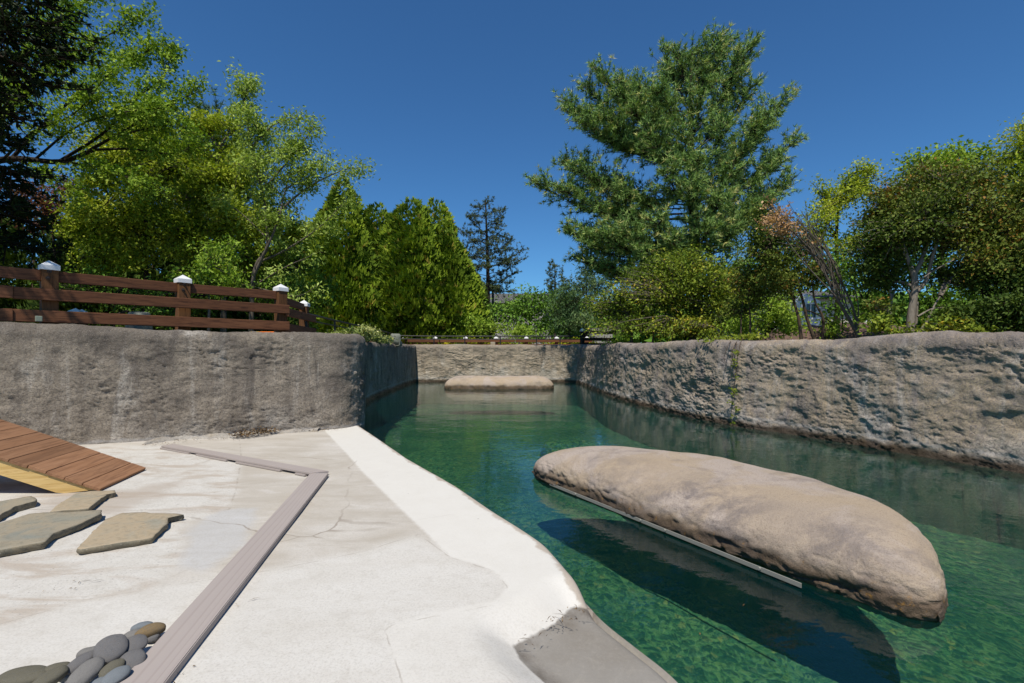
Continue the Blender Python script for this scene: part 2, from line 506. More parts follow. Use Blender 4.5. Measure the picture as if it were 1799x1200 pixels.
M['floor'] = floor_mat()

def ground_mat():
    m = Mat('soil')
    c = m.coord('Object')
    n = m.noise(c, 1.2, 6, 0.65)
    col = m.mix(m.ramp(n, [(0.38, 0.0), (0.62, 1.0)]), (0.07, 0.052, 0.036), (0.10, 0.09, 0.04))
    col = m.mix(m.ramp(m.noise(c, 0.35, 4), [(0.52, 0.0), (0.62, 0.8)]), col, (0.25, 0.23, 0.20))
    h = m.noise(c, 20, 5, 0.7)
    return m.pbr(col, 0.95, m.bump(h, 0.6, 0.05), spec=0.1)
M['soil'] = ground_mat()

def wood_mat(name, a, b, dark, scale=1.0, axis=0, rough=0.75, spec=0.25, ring=9.0, knots=True):
    m = Mat(name)
    sc = [14.0, 14.0, 14.0]
    sc[axis] = 0.9
    oi = m.n('ObjectInfo').outputs['Random']
    off = m.n('CombineXYZ', {0: m.math('MULTIPLY', oi, 37.0), 1: m.math('MULTIPLY', oi, 11.0), 2: m.math('MULTIPLY', oi, 23.0)}).outputs[0]
    tc = m.n('TexCoord').outputs['Object']
    ad = m.n('VectorMath', {0: tc, 1: off}, operation='ADD').outputs[0]
    c = m.n('Mapping', {'Vector': ad, 'Scale': tuple(s * scale for s in sc)}).outputs[0]
    g = m.noise(c, 1.3, 6, 0.65, 1.2)
    lines = m.noise(c, ring / 2, 5, 0.7, 0.8)
    col = m.mix(m.ramp(g, [(0.34, 0.0), (0.66, 1.0)]), a, b)
    col = m.mix(m.ramp(lines, [(0.40, 0.7), (0.52, 0.0)]), col, dark)
    tone = m.math('ADD', 0.82, m.math('MULTIPLY', oi, 0.36))
    col = m.mix(1.0, col, m.n('CombineColor', {0: tone, 1: tone, 2: tone}).outputs[0], 'MULTIPLY')
    if knots:
        kc = m.n('Mapping', {'Vector': ad, 'Scale': tuple((1.2 if i == axis else 5.5) for i in range(3))}).outputs[0]
        k = m.voro(kc, 1.6)
        col = m.mix(m.ramp(k, [(0.06, 0.85), (0.14, 0.0)]), col, dark)
    return m.pbr(col, rough, m.bump(lines, 0.25, 0.004), spec=spec)
M['fence'] = wood_mat('fence_wood', (0.135, 0.052, 0.022), (0.185, 0.078, 0.036), (0.045, 0.017, 0.009))
M['fence_post'] = wood_mat('fence_post_wood', (0.125, 0.055, 0.020), (0.17, 0.078, 0.028), (0.06, 0.024, 0.010), axis=2, knots=False)
M['shaded_wood'] = wood_mat('shade_toned_wood', (0.028, 0.014, 0.009), (0.04, 0.02, 0.012), (0.012, 0.007, 0.005), knots=False)  # shade over the far gate is put into this wood colour
M['plank'] = wood_mat('ramp_plank', (0.255, 0.128, 0.064), (0.30, 0.162, 0.088), (0.16, 0.08, 0.042), axis=1, knots=False, ring=6)
M['lumber'] = wood_mat('yellow_lumber', (0.55, 0.38, 0.14), (0.62, 0.44, 0.19), (0.42, 0.26, 0.08), knots=False)

def composite_mat():
    m = Mat('composite_board')
    c = m.coord('Object', scale=(1.3, 16, 16))
    w = m.n('TexWave', {'Vector': c, 'Scale': 0.8, 'Distortion': 14.0, 'Detail': 2.0, 'Detail Scale': 0.35}, bands_direction='Y').outputs['Fac']
    n = m.noise(m.coord('Object'), 2.5, 4)
    col = m.mix(n, (0.335, 0.292, 0.268), (0.375, 0.33, 0.302))
    col = m.mix(m.ramp(w, [(0.02, 0.30), (0.20, 0.0)]), col, (0.25, 0.205, 0.19))
    v = m.voro(m.coord('Object', scale=(3, 5, 5)), 1.2)
    col = m.mix(m.ramp(v, [(0.02, 0.9), (0.028, 0.0)]), col, (0.06, 0.05, 0.045))
    return m.pbr(col, 0.7, m.bump(w, 0.15, 0.003), spec=0.25)
M['composite'] = composite_mat()

def stone_mat(name, a, b, c_, dark, scale=3.0):
    m = Mat(name)
    oi = m.n('ObjectInfo').outputs['Random']
    off = m.n('CombineXYZ', {0: m.math('MULTIPLY', oi, 17.0), 1: m.math('MULTIPLY', oi, 5.0), 2: 0.0}).outputs[0]
    c = m.n('VectorMath', {0: m.n('TexCoord').outputs['Object'], 1: off}, operation='ADD').outputs[0]
    n = m.noise(c, scale, 6, 0.6, 0.9)
    col = m.ramp(n, [(0.32, a), (0.5, b), (0.66, c_)])
    col = m.mix(m.ramp(m.noise(c, scale * 9, 5, 0.7), [(0.36, 0.5), (0.5, 0.0)]), col, dark)
    col = m.mix(m.ramp(m.noise(c, 160, 3, 0.7), [(0.62, 0.0), (0.72, 0.5)]), col, (0.55, 0.53, 0.5))
    h = m.noise(c, 30, 6, 0.7)
    return m.pbr(col, 0.75, m.bump(h, 0.3, 0.006), spec=0.3)
M['flag'] = stone_mat('flagstone', (0.205, 0.215, 0.185), (0.30, 0.255, 0.18), (0.245, 0.235, 0.185), (0.15, 0.145, 0.115), 4.0)
M['flag_tan'] = stone_mat('flagstone_tan', (0.285, 0.265, 0.205), (0.37, 0.295, 0.195), (0.31, 0.28, 0.21), (0.21, 0.18, 0.125), 4.0)
M['flag_edge'] = stone_mat('flagstone_edge', (0.13, 0.125, 0.095), (0.20, 0.17, 0.115), (0.16, 0.145, 0.105), (0.06, 0.055, 0.045), 9.0)
M['peb_grey'] = stone_mat('pebble_grey', (0.10, 0.10, 0.105), (0.14, 0.137, 0.135), (0.12, 0.11, 0.105), (0.07, 0.068, 0.068), 7.0)
M['peb_blue'] = stone_mat('pebble_blue', (0.13, 0.15, 0.165), (0.17, 0.19, 0.20), (0.15, 0.16, 0.17), (0.09, 0.10, 0.115), 7.0)
M['peb_olive'] = stone_mat('pebble_olive', (0.095, 0.088, 0.062), (0.125, 0.115, 0.082), (0.10, 0.097, 0.078), (0.05, 0.046, 0.034), 7.0)
M['peb_light'] = stone_mat('pebble_light', (0.145, 0.14, 0.13), (0.185, 0.178, 0.165), (0.15, 0.145, 0.14), (0.09, 0.085, 0.08), 7.0)
M['peb_ochre'] = stone_mat('pebble_ochre', (0.10, 0.098, 0.095), (0.22, 0.145, 0.055), (0.105, 0.10, 0.095), (0.06, 0.05, 0.03), 9.0)
M['boulder'] = stone_mat('boulder', (0.13, 0.15, 0.12), (0.19, 0.20, 0.165), (0.15, 0.15, 0.13), (0.07, 0.075, 0.06), 4.0)

def plain(name, col, rough=0.5, metal=0.0, spec=0.4, var=0.12, nscale=14.0):
    m = Mat(name)
    c = m.coord('Object')
    n = m.noise(c, nscale, 4, 0.6)
    dk = tuple(x * (1 - var) for x in col)
    lt = tuple(min(1, x * (1 + var)) for x in col)
    return m.pbr(m.mix(n, dk, lt), rough, m.bump(m.noise(c, nscale * 6, 3), 0.06, 0.002), metal, spec)
M['cap'] = plain('white_cap', (0.74, 0.74, 0.73), 0.4, var=0.04)
M['black_metal'] = plain('black_metal', (0.018, 0.018, 0.020), 0.45)
M['iron'] = plain('rusted_bolt', (0.06, 0.045, 0.038), 0.6, 0.3)
M['alu'] = plain('aluminium_strip', (0.25, 0.245, 0.215), 0.5, 0.0, 0.4)
M['grey_box'] = plain('grey_green_box', (0.24, 0.27, 0.20), 0.5)
M['orange'] = plain('orange_plastic', (0.75, 0.16, 0.015), 0.45)
M['yellow'] = plain('yellow_plastic', (0.70, 0.42, 0.02), 0.45)
M['siding'] = plain('pale_siding', (0.62, 0.56, 0.48), 0.7, var=0.05)
M['trim'] = plain('white_trim', (0.74, 0.75, 0.76), 0.55, var=0.04)
M['roof'] = plain('grey_shingle', (0.20, 0.195, 0.19), 0.9, var=0.3, nscale=6)
M['glass'] = plain('window_glass', (0.02, 0.035, 0.045), 0.08, 0.0, 0.6, var=0.05)
M['teal'] = plain('teal_paint', (0.10, 0.22, 0.24), 0.5)
M['grey_wall'] = plain('weathered_grey_boards', (0.32, 0.31, 0.29), 0.85, var=0.25, nscale=5)
M['brown_bank'] = plain('brown_mulch', (0.12, 0.075, 0.055), 0.95, var=0.35, nscale=5)
M['pole'] = plain('dark_pole', (0.05, 0.05, 0.05), 0.5)
M['lens'] = plain('lamp_glass', (0.55, 0.50, 0.38), 0.15, 0.0, 0.6, var=0.05)

def bark_mat(name, a, b):
    m = Mat(name)
    c = m.coord('Object', scale=(5, 5, 1.1))
    n = m.noise(c, 4.0, 6, 0.7, 0.6)
    return m.pbr(m.mix(m.ramp(n, [(0.35, 0.0), (0.65, 1.0)]), a, b), 0.9, m.bump(n, 0.6, 0.02), spec=0.1)
M['bark_dark'] = bark_mat('bark_dark', (0.022, 0.017, 0.013), (0.06, 0.048, 0.038))
M['bark_grey'] = bark_mat('bark_grey', (0.085, 0.070, 0.055), (0.18, 0.155, 0.12))
M['bark_pale'] = bark_mat('bark_pale', (0.16, 0.135, 0.105), (0.27, 0.235, 0.19))
M['bark_brown'] = bark_mat('bark_brown', (0.06, 0.042, 0.028), (0.12, 0.088, 0.06))

def leaf_mat(name, stops, transl=0.3, rough=0.6, spec=0.14, gain=1.0):
    m = Mat(name)
    stops = [(p_, tuple(x * gain for x in c_)) for p_, c_ in stops]
    col = m.ramp(m.attr('tint'), stops)
    p = m.n('BsdfPrincipled', {'Base Color': col, 'Roughness': rough, 'Specular IOR Level': spec})
    tcol = m.mix(1.0, col, (1.25, 1.3, 0.55), 'MULTIPLY')
    t = m.n('BsdfTranslucent', {'Color': tcol})
    mx = m.n('MixShader', {0: transl, 1: p, 2: t})
    m.t.links.new(mx.outputs[0], m.out.inputs['Surface'])
    return m.m
L = {}
L['lime'] = leaf_mat('leaf_lime', [(0.0, (0.050, 0.084, 0.009)), (0.5, (0.135, 0.168, 0.012)), (1.0, (0.215, 0.235, 0.028))], 0.26, gain=2.3)
L['willow'] = leaf_mat('leaf_willow', [(0.0, (0.10, 0.145, 0.025)), (0.5, (0.16, 0.215, 0.04)), (1.0, (0.23, 0.28, 0.075))], 0.28, gain=2.1)
L['fresh'] = leaf_mat('leaf_fresh', [(0.0, (0.06, 0.105, 0.012)), (0.5, (0.10, 0.155, 0.016)), (1.0, (0.16, 0.21, 0.03))], 0.26, gain=2.3)
L['mid'] = leaf_mat('leaf_mid', [(0.0, (0.035, 0.075, 0.010)), (0.5, (0.06, 0.115, 0.014)), (1.0, (0.095, 0.155, 0.024))], 0.2, gain=2.3)
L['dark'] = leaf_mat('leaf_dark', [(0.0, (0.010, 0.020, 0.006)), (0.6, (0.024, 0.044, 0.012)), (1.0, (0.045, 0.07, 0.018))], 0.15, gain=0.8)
L['arbor'] = leaf_mat('leaf_arborvitae', [(0.0, (0.035, 0.060, 0.006)), (0.45, (0.085, 0.125, 0.010)), (0.9, (0.135, 0.18, 0.014)), (1.0, (0.18, 0.15, 0.03))], 0.12, gain=2.2)
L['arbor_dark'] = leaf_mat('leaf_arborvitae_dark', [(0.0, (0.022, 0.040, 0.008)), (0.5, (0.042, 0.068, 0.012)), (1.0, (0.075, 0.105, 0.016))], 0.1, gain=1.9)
L['pine'] = leaf_mat('needle_pine', [(0.0, (0.034, 0.062, 0.018)), (0.5, (0.072, 0.115, 0.030)), (0.9, (0.125, 0.170, 0.050)), (1.0, (0.20, 0.185, 0.07))], 0.12, gain=3.0)
L['blue_pine'] = leaf_mat('needle_blue_pine', [(0.0, (0.025, 0.052, 0.020)), (0.6, (0.052, 0.088, 0.034)), (1.0, (0.085, 0.12, 0.045))], 0.2, gain=2.2)
L['hemlock'] = leaf_mat('needle_hemlock', [(0.0, (0.035, 0.055, 0.024)), (0.6, (0.07, 0.098, 0.042)), (1.0, (0.13, 0.135, 0.065))], 0.2, gain=1.6)
L['olive'] = leaf_mat('leaf_olive', [(0.0, (0.032, 0.058, 0.010)), (0.5, (0.068, 0.10, 0.015)), (0.95, (0.125, 0.145, 0.025)), (1.0, (0.19, 0.105, 0.022))], 0.16, gain=1.5)
L['euonymus'] = leaf_mat('leaf_euonymus', [(0.0, (0.038, 0.066, 0.008)), (0.5, (0.088, 0.122, 0.012)), (0.92, (0.165, 0.178, 0.020)), (1.0, (0.22, 0.16, 0.02))], 0.18, gain=2.0)
L['red'] = leaf_mat('leaf_red', [(0.0, (0.06, 0.022, 0.016)), (0.6, (0.12, 0.045, 0.030)), (1.0, (0.16, 0.09, 0.04))], 0.3, gain=1.4)
L['dead'] = leaf_mat('leaf_dead', [(0.0, (0.34, 0.19, 0.085)), (0.6, (0.52, 0.32, 0.16)), (1.0, (0.62, 0.42, 0.24))], 0.25)
L['varieg'] = leaf_mat('leaf_variegated', [(0.0, (0.10, 0.16, 0.04)), (0.4, (0.30, 0.34, 0.10)), (1.0, (0.62, 0.60, 0.30))], 0.25, gain=1.1)
L['yellow'] = leaf_mat('leaf_yellow', [(0.0, (0.10, 0.15, 0.01)), (0.5, (0.25, 0.28, 0.012)), (1.0, (0.50, 0.40, 0.02))], 0.3, gain=1.2)
L['ivy'] = leaf_mat('leaf_ivy', [(0.0, (0.07, 0.11, 0.01)), (0.6, (0.16, 0.20, 0.02)), (1.0, (0.26, 0.26, 0.04))], 0.3, gain=1.3)
L['litter'] = leaf_mat('leaf_litter', [(0.0, (0.05, 0.03, 0.015)), (0.6, (0.14, 0.085, 0.04)), (1.0, (0.36, 0.22, 0.08))], 0.1)
# ---------------------------------------------------------------- setting: walls, deck, pool
WZ = -0.12                       # water level
def chaikin(p, n=3):
    p = np.asarray(p, float)
    for _ in range(n):
        q = [p[0]]
        for a, b in zip(p[:-1], p[1:]):
            q += [a * 0.75 + b * 0.25, a * 0.25 + b * 0.75]
        q.append(p[-1])
        p = np.array(q)
    return p

def gw(u, v): return G(u, v, WZ)[:2]
def gd(u, v): return G(u, v, 0.0)[:2]

def rock_wall(name, label, path, topf, mat, side, ruf=1.0, thick=0.55, chk=3, seed=0, ds0=0.0030, radius=0.13, lean=0.0):
    """a lumpy shotcrete wall: path runs along its pool-side foot; side=+1 when the pool is to the right of the path"""
    p = chaikin(path, chk)
    s = np.concatenate([[0], np.cumsum(np.linalg.norm(np.diff(p, axis=0), axis=1))])
    q = [0.0]                                       # sample finer where the wall is near
    while q[-1] < s[-1]:
        x = np.interp(q[-1], s, p[:, 0]); y = np.interp(q[-1], s, p[:, 1])
        d = math.hypot(x, y)
        off = 1.0 if abs(x) < 1.12 * max(y, 0.01) else 2.5
        q.append(q[-1] + max(0.012, ds0 * 0.85 * d) * off)
    q = np.array(q[:-1] + [s[-1]])
    c = np.stack([np.interp(q, s, p[:, 0]), np.interp(q, s, p[:, 1])], 1)
    T = nrm(np.gradient(c, axis=0))
    k = np.ones(7) / 7
    T = nrm(np.stack([np.convolve(np.pad(T[:, i], 3, 'edge'), k, 'valid') for i in (0, 1)], 1))
    N = np.stack([T[:, 1], -T[:, 0]], 1) * side     # towards the pool
    top = topf(c, q / s[-1])
    # profile: list of (setback, z fraction) built in three stretches
    nv, nr, nt = 100, 8, 8
    zlow = -0.95
    prof = []
    for i in range(4): prof.append(('low', i / 4.0))
    for i in range(nv): prof.append(('face', i / (nv - 1.0)))
    for i in range(1, nr + 1): prof.append(('arc', i / nr))
    for i in range(1, nt + 1): prof.append(('top', i / nt))
    for i in range(1, 5): prof.append(('back', i / 4.0))
    n, m = len(c), len(prof)
    V = np.zeros((n, m, 3))
    r = radius
    for j, (kind, t) in enumerate(prof):
        if kind == 'low': off = np.zeros(n); z = np.full(n, zlow + (-0.2 - zlow) * t)
        elif kind == 'face': z = -0.2 + (top - r + 0.2) * t; off = lean * (z + 0.2)
        elif kind == 'arc': off = lean * (top - r + 0.2) + r * (1 - math.cos(t * math.pi / 2)); z = top - r + r * math.sin(t * math.pi / 2)
        elif kind == 'top': off = lean * (top - r + 0.2) + r + (thick - r) * t; z = top - 0.015 * t
        else: off = np.full(n, thick + 0.02 * t); z = top - 0.015 - 0.5 * t
        V[:, j, 0] = c[:, 0] - N[:, 0] * off
        V[:, j, 1] = c[:, 1] - N[:, 1] * off
        V[:, j, 2] = z
    du = np.gradient(V, axis=0)
    dv = np.gradient(V, axis=1)
    NN = nrm(np.cross(du, dv)) * side
    f = V.reshape(-1, 3)
    a = f * np.array([1, 1, 1.5])
    big = fbm(f * 1.1, 3, 0.5, seed)
    dents = vnoise(f * np.array([2.6, 2.6, 3.4]) + 9, seed + 5)
    rid = 1 - np.abs(fbm(f * np.array([2.2, 2.2, 3.0]) + 31, 3, 0.55, seed + 7)) * 2.2
    med = fbm(a * 7, 3, 0.6, seed + 11)
    cell = 0.9 - 2.6 * np.abs(fbm(a * np.array([21, 21, 29]) + 0.25 * med[:, None], 3, 0.62, seed + 17))
    chip = 0.6 - 2.2 * np.abs(fbm(a * np.array([38, 38, 46]), 2, 0.6, seed + 19))
    patch = np.clip(0.75 + 1.9 * fbm(f * 1.7 + 3, 2, 0.5, seed + 23), 0.12, 1.7)
    h = (0.055 * big - 0.038 * np.clip(dents - 0.22, 0, 1) + 0.016 * rid) * ruf + (0.022 * med + (0.0078 * cell + 0.0055 * chip) * patch) * (0.6 + 0.4 * ruf)
    w1 = fbm(f * np.array([1.25, 1.25, 1.9]) + 41, 5, 0.6, seed + 31)
    msk = np.clip(2.2 * vnoise(f * 0.9 + 77, seed + 37), 0, 1)
    h = h - 0.020 * np.exp(-(w1 / 0.020) ** 2) * msk
    fade = np.ones(m)
    for j, (kind, t) in enumerate(prof):
        if kind == 'top': fade[j] = 0.6
        if kind == 'back': fade[j] = 0.3
        if kind == 'arc': fade[j] = 1.0 - 0.4 * t
    V = V + NN * (h.reshape(n, m) * fade[None, :])[..., None]
    idx = np.arange(n * m).reshape(n, m)
    quads = np.stack([idx[:-1, :-1], idx[1:, :-1], idx[1:, 1:], idx[:-1, 1:]], -1).reshape(-1, 4)
    if side > 0: quads = quads[:, ::-1]
    o = mesh_np(name, V.reshape(-1, 3), quads, mat, None, True)
    return tag(o, label, 'wall')

# left wall: front face beside the deck, then round the corner and along the pool
left_path = [(-12.5, 1.2), (-9.3, 2.95), gd(0, 789), gd(250, 776), gd(430, 763), gd(560, 755.5), gd(604, 753),
             (-2.02, 6.55), (-2.08, 6.82), gw(626, 725), gw(640, 710), gw(658, 698.5), gw(692, 684.5), (-3.42, 15.6), (-3.35, 16.9), (-3.35, 17.6)]
def left_top(c, t):
    return np.interp(c[:, 1], [1, 4.5, 6.3, 9, 14, 18], [1.33, 1.285, 1.19, 1.18, 1.20, 1.20]) + 0.02 * np.sin(c[:, 0] * 2.1)
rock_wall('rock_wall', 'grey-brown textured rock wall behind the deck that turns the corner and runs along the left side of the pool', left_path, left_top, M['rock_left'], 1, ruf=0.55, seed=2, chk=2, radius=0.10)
far_path = [(-3.9, 16.95), (-3.0, 16.95), (-1.0, 17.05), (1.0, 17.0), (2.0, 16.75), (2.9, 16.3)]
rock_wall('rock_wall', 'sunlit tan rock wall closing the far end of the pool behind the small rock shelf', far_path, lambda c, t: np.full(len(c), 1.19), M['rock_far'], 1, ruf=0.9, seed=40, ds0=0.0016)
right_path = [(2.15, 17.2), gw(1022, 675), gw(1047, 687), gw(1078, 699), gw(1133, 714.5), gw(1200, 731), gw(1287, 748), gw(1407, 766.5),
              gw(1500, 782), gw(1603, 801), gw(1700, 816), gw(1799, 833), (5.2, 3.1), (5.7, 1.0), (5.9, -3.5)]
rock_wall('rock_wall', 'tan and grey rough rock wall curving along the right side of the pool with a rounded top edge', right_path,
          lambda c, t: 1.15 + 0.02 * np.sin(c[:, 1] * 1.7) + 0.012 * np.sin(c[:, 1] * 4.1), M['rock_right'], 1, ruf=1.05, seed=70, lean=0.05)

# terrain outside the pool enclosure: one sheet to the horizon with an opening for pool and deck
from mathutils.geometry import tessellate_polygon
hole = [(-12.6, 1.55), (-9.4, 3.3), (-5.5, 5.15), (-4.2, 5.65), (-2.3, 6.75), (-2.45, 6.95), (-3.1, 8.7), (-3.5, 11.5), (-3.7, 14), (-3.6, 17.25), (2.6, 17.1),
        (2.6, 15.9), (2.7, 11.3), (3.0, 9.6), (3.3, 8.2), (3.65, 7.25), (4.1, 6.35), (4.6, 5.3), (5.0, 4.45), (5.5, 3.1), (6.0, 1.0), (6.2, -3.6), (-12.6, -3.6)]
outer = [(-900, -900), (900, -900), (900, 900), (-900, 900)]
TZ = 0.93
tri = tessellate_polygon([[Vector((x, y, 0)) for x, y in outer], [Vector((x, y, 0)) for x, y in reversed(hole)]])
tv = outer + list(reversed(hole))
tag(mesh_np('ground', [(x, y, TZ) for x, y in tv], np.array(tri), M['soil']), kind='structure')

# deck: rows along the pool edge, running back to the left under the wall
edge_px = [(604, 745), (625, 757), (667, 787), (720, 827), (760, 852), (812, 884), (875, 932), (925, 965), (962, 991), (985, 1018), (1010, 1050), (1060, 1107), (1120, 1155), (1180, 1202)]
edge = [gw(*e) for e in edge_px][::-1]
edge = [np.array((1.35, -3.6)), np.array((1.0, -0.6)), np.array((0.78, 0.7))] + edge
edge = np.array(edge)
ey = np.linspace(-3.6, edge[-1, 1], 420)
es = np.concatenate([np.linspace(-3.6, 0.9, 60)[:-1], np.linspace(0.9, edge[-1, 1], 330)])
ex = np.interp(es, edge[:, 1], edge[:, 0])
kk = np.ones(7) / 7
ex = np.convolve(np.pad(ex, 3, 'edge'), kk, 'valid')
def sdist(poly, x, y):
    """signed distance to a closed polygon, positive inside"""
    poly = np.asarray(poly, float)
    d = np.full(x.shape, 1e9)
    ins = np.zeros(x.shape, bool)
    for a, b in zip(poly, np.roll(poly, -1, axis=0)):
        e = b - a
        t = np.clip(((x - a[0]) * e[0] + (y - a[1]) * e[1]) / max(e @ e, 1e-9), 0, 1)
        d = np.minimum(d, np.hypot(x - a[0] - t * e[0], y - a[1] - t * e[1]))
        cr = (a[1] > y) != (b[1] > y)
        xi = (b[0] - a[0]) * (y - a[1]) / ((b[1] - a[1]) if abs(b[1] - a[1]) > 1e-9 else 1e-9) + a[0]
        ins ^= cr & (x < xi)
    return np.where(ins, d, -d)
def ledge_poly():
    p = [G(1003, 1046, -0.02)[:2], G(975, 1078, -0.03)[:2], G(935, 1108, -0.05)[:2], G(898, 1131, -0.06)[:2], G(915, 1160, -0.06)[:2], G(962, 1202, -0.06)[:2]]
    return np.array(p + [np.array((0.30, 0.9)), np.array((0.75, -0.3)), np.array((1.0, -3.7)), np.array((3, -3.7)), np.array((3, 2.2))])
LEDGE = ledge_poly()
prof = [(0.02, -0.95), (0.012, -0.5), (0.004, -0.2), (0.0, -0.125), (0.001, -0.09), (0.006, -0.055), (0.014, -0.032), (0.026, -0.014), (0.042, -0.004), (0.062, 0.0)]
qs = np.concatenate([np.arange(0.085, 3.2, 0.028), np.arange(3.2, 6.0, 0.05), np.linspace(6.0, 12.5, 14)])
rows = len(es)
cols = len(prof) + len(qs)
X = np.zeros((rows, cols)); Y = np.repeat(es[:, None], cols, 1); Z = np.zeros((rows, cols))
for j in range(cols):
    q, z = prof[j] if j < len(prof) else (qs[j - len(prof)], 0.0)
    X[:, j] = ex - q
    Z[:, j] = z
dl = sdist(LEDGE, X, Y)
def sst(x, a, b):
    t = np.clip((x - a) / (b - a), 0, 1)
    return t * t * (3 - 2 * t)
drop = 0.085 * sst(dl, -0.16, 0.07)
damp = np.ones(cols)
for j, (q, z) in enumerate(prof): damp[j] = 1.0 if z > -0.06 else max(0.0, 1 - (-0.06 - z) / 0.03)
Z = Z - drop * damp[None, :]
Z = np.maximum(Z, np.where(np.arange(cols)[None, :] <= 2, -9, -0.122))
flat = np.stack([X.ravel(), Y.ravel(), np.zeros(X.size)], 1)
Z += (0.006 * fbm(flat * 1.3, 3, 0.5, 91) * (np.arange(cols) >= 7)[None, :].repeat(rows, 0).ravel()).reshape(rows, cols)
# coping of the far-left foot where mortar meets the wall
wall_foot = np.array([gd(0, 789), gd(250, 776), gd(430, 763), gd(560, 755.5), gd(604, 753)])
white_poly = [gd(568, 754), gd(602, 790), gd(640, 832), gd(690, 880), gd(742, 930), gd(790, 978), gd(835, 990), gd(868, 1003), gd(892, 1030), gd(870, 1055), gd(780, 1072), gd(690, 1097), gd(676, 1108), gd(690, 1160), gd(712, 1215), (-0.25, 1.0), (-0.2, -3.5), (3, -3.5), (3, 9), (-2, 9)]
slab_poly = [gd(0, 1097), gd(160, 1052), gd(330, 1025), gd(420, 1012), gd(560, 985), gd(640, 968), gd(735, 938), gd(790, 978), gd(870, 1003), gd(892, 1032), gd(870, 1062), gd(690, 1098), gd(676, 1108), gd(712, 1215), (-0.2, -3.6), (-6, -3.6), (-6, 1.6), (-3, 2.0)]
rough_poly = [gd(120, 785), gd(280, 783), gd(425, 808), gd(418, 860), gd(402, 895), gd(330, 915), gd(325, 985), gd(255, 1035), gd(160, 1052), gd(0, 1097), (-3.6, 1.8), (-8, 2.5), (-8, 3.2), gd(0, 789)]
patch_poly = [gd(385, 895), gd(455, 890), gd(430, 960), gd(350, 1010), gd(310, 1000), gd(330, 930)]
dirt_poly = [gd(60, 850), gd(210, 860), gd(330, 840), gd(300, 868), gd(200, 905), gd(60, 912)]
joint_poly = [gd(420, 765), gd(424, 806), gd(414, 862), gd(402, 895), (-9, 3), (-9, 6)]
soft_poly = [gd(930, 1062), gd(880, 1062), gd(800, 1075), gd(690, 1090), gd(640, 1108), gd(680, 1215), (-0.6, 1.0), (-0.4, -3.6), (3, -3.6), (3, 1.7)]
attrs = {'d_edge': np.where(Z > -0.5, X * 0 + (ex[:, None] - X), 0)}
edg = np.hypot(np.gradient(ex), np.gradient(es))
attrs['d_edge'] = (ex[:, None] - X) * (np.gradient(es) / edg)[:, None] * 1.0
for nm_, pl in (('d_white', white_poly), ('d_slab', slab_poly), ('d_rough', rough_poly), ('d_patch', patch_poly), ('d_dirt', dirt_poly), ('d_joint', joint_poly), ('d_soft', soft_poly)):
    attrs[nm_] = sdist(pl, X, Y)
attrs['d_ledge'] = dl
idx = np.arange(rows * cols).reshape(rows, cols)
quads = np.stack([idx[:-1, :-1], idx[1:, :-1], idx[1:, 1:], idx[:-1, 1:]], -1).reshape(-1, 4)
deck = mesh_np('concrete_deck', np.stack([X, Y, Z], -1).reshape(-1, 3), quads, M['deck'], None, True, attrs={k: v.ravel() for k, v in attrs.items()})
tag(deck, kind='structure')

# mortar kerb left along the foot of the wall
kb = resample([np.append(gd(255, 781), 0), np.append(gd(330, 771), 0), np.append(gd(420, 768), 0), np.append(gd(500, 760), 0), np.append(gd(560, 757), 0)], 120)
kv = []
for i, p_ in enumerate(kb):
    w = 0.055 + 0.018 * math.sin(i * 0.21) + 0.012 * math.sin(i * 0.77)
    h_ = 0.024 + 0.006 * math.sin(i * 0.33)
    for dy, z in ((-w, -0.01), (-w * 0.8, h_ * 0.6), (-w * 0.3, h_), (0.12, h_ * 1.5)):
        kv.append((p_[0], p_[1] + dy + 0.004 * math.sin(i * 2.3), z + 0.004 * math.sin(i * 1.7 + dy * 40)))
kv = np.array(kv); kv += 0.006 * np.stack([vnoise(kv * 40, 3), vnoise(kv * 40, 4), vnoise(kv * 40, 5)], 1)
ki = np.arange(len(kv)).reshape(-1, 4)
kq = np.stack([ki[:-1, :-1], ki[1:, :-1], ki[1:, 1:], ki[:-1, 1:]], -1).reshape(-1, 4)
tag(mesh_np('mortar_kerb', kv, kq, M['rock_wetbank'], None, True), kind='structure')

# pool floor and water
gx, gy = np.meshgrid(np.linspace(-4.3, 6.6, 180), np.linspace(-3.8, 18.0, 300))
pf = np.stack([gx.ravel(), gy.ravel(), np.zeros(gx.size)], 1)
pz = -0.66 - 0.25 * sst(gy.ravel(), 4.5, 12) - 0.15 * sst(gx.ravel(), 2.2, 4.5) + 0.022 * fbm(pf * 4.5, 3, 0.55, 55)
pf[:, 2] = pz
ii = np.arange(gx.size).reshape(gx.shape)
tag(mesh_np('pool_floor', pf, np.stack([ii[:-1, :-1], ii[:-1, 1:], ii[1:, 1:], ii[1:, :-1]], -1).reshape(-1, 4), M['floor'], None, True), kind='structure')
tag(mesh_np('water', [(-4.3, -3.7, WZ), (6.6, -3.7, WZ), (6.6, 17.8, WZ), (-4.3, 17.8, WZ)], np.array([[0, 1, 2, 3]]), M['water']), kind='structure')

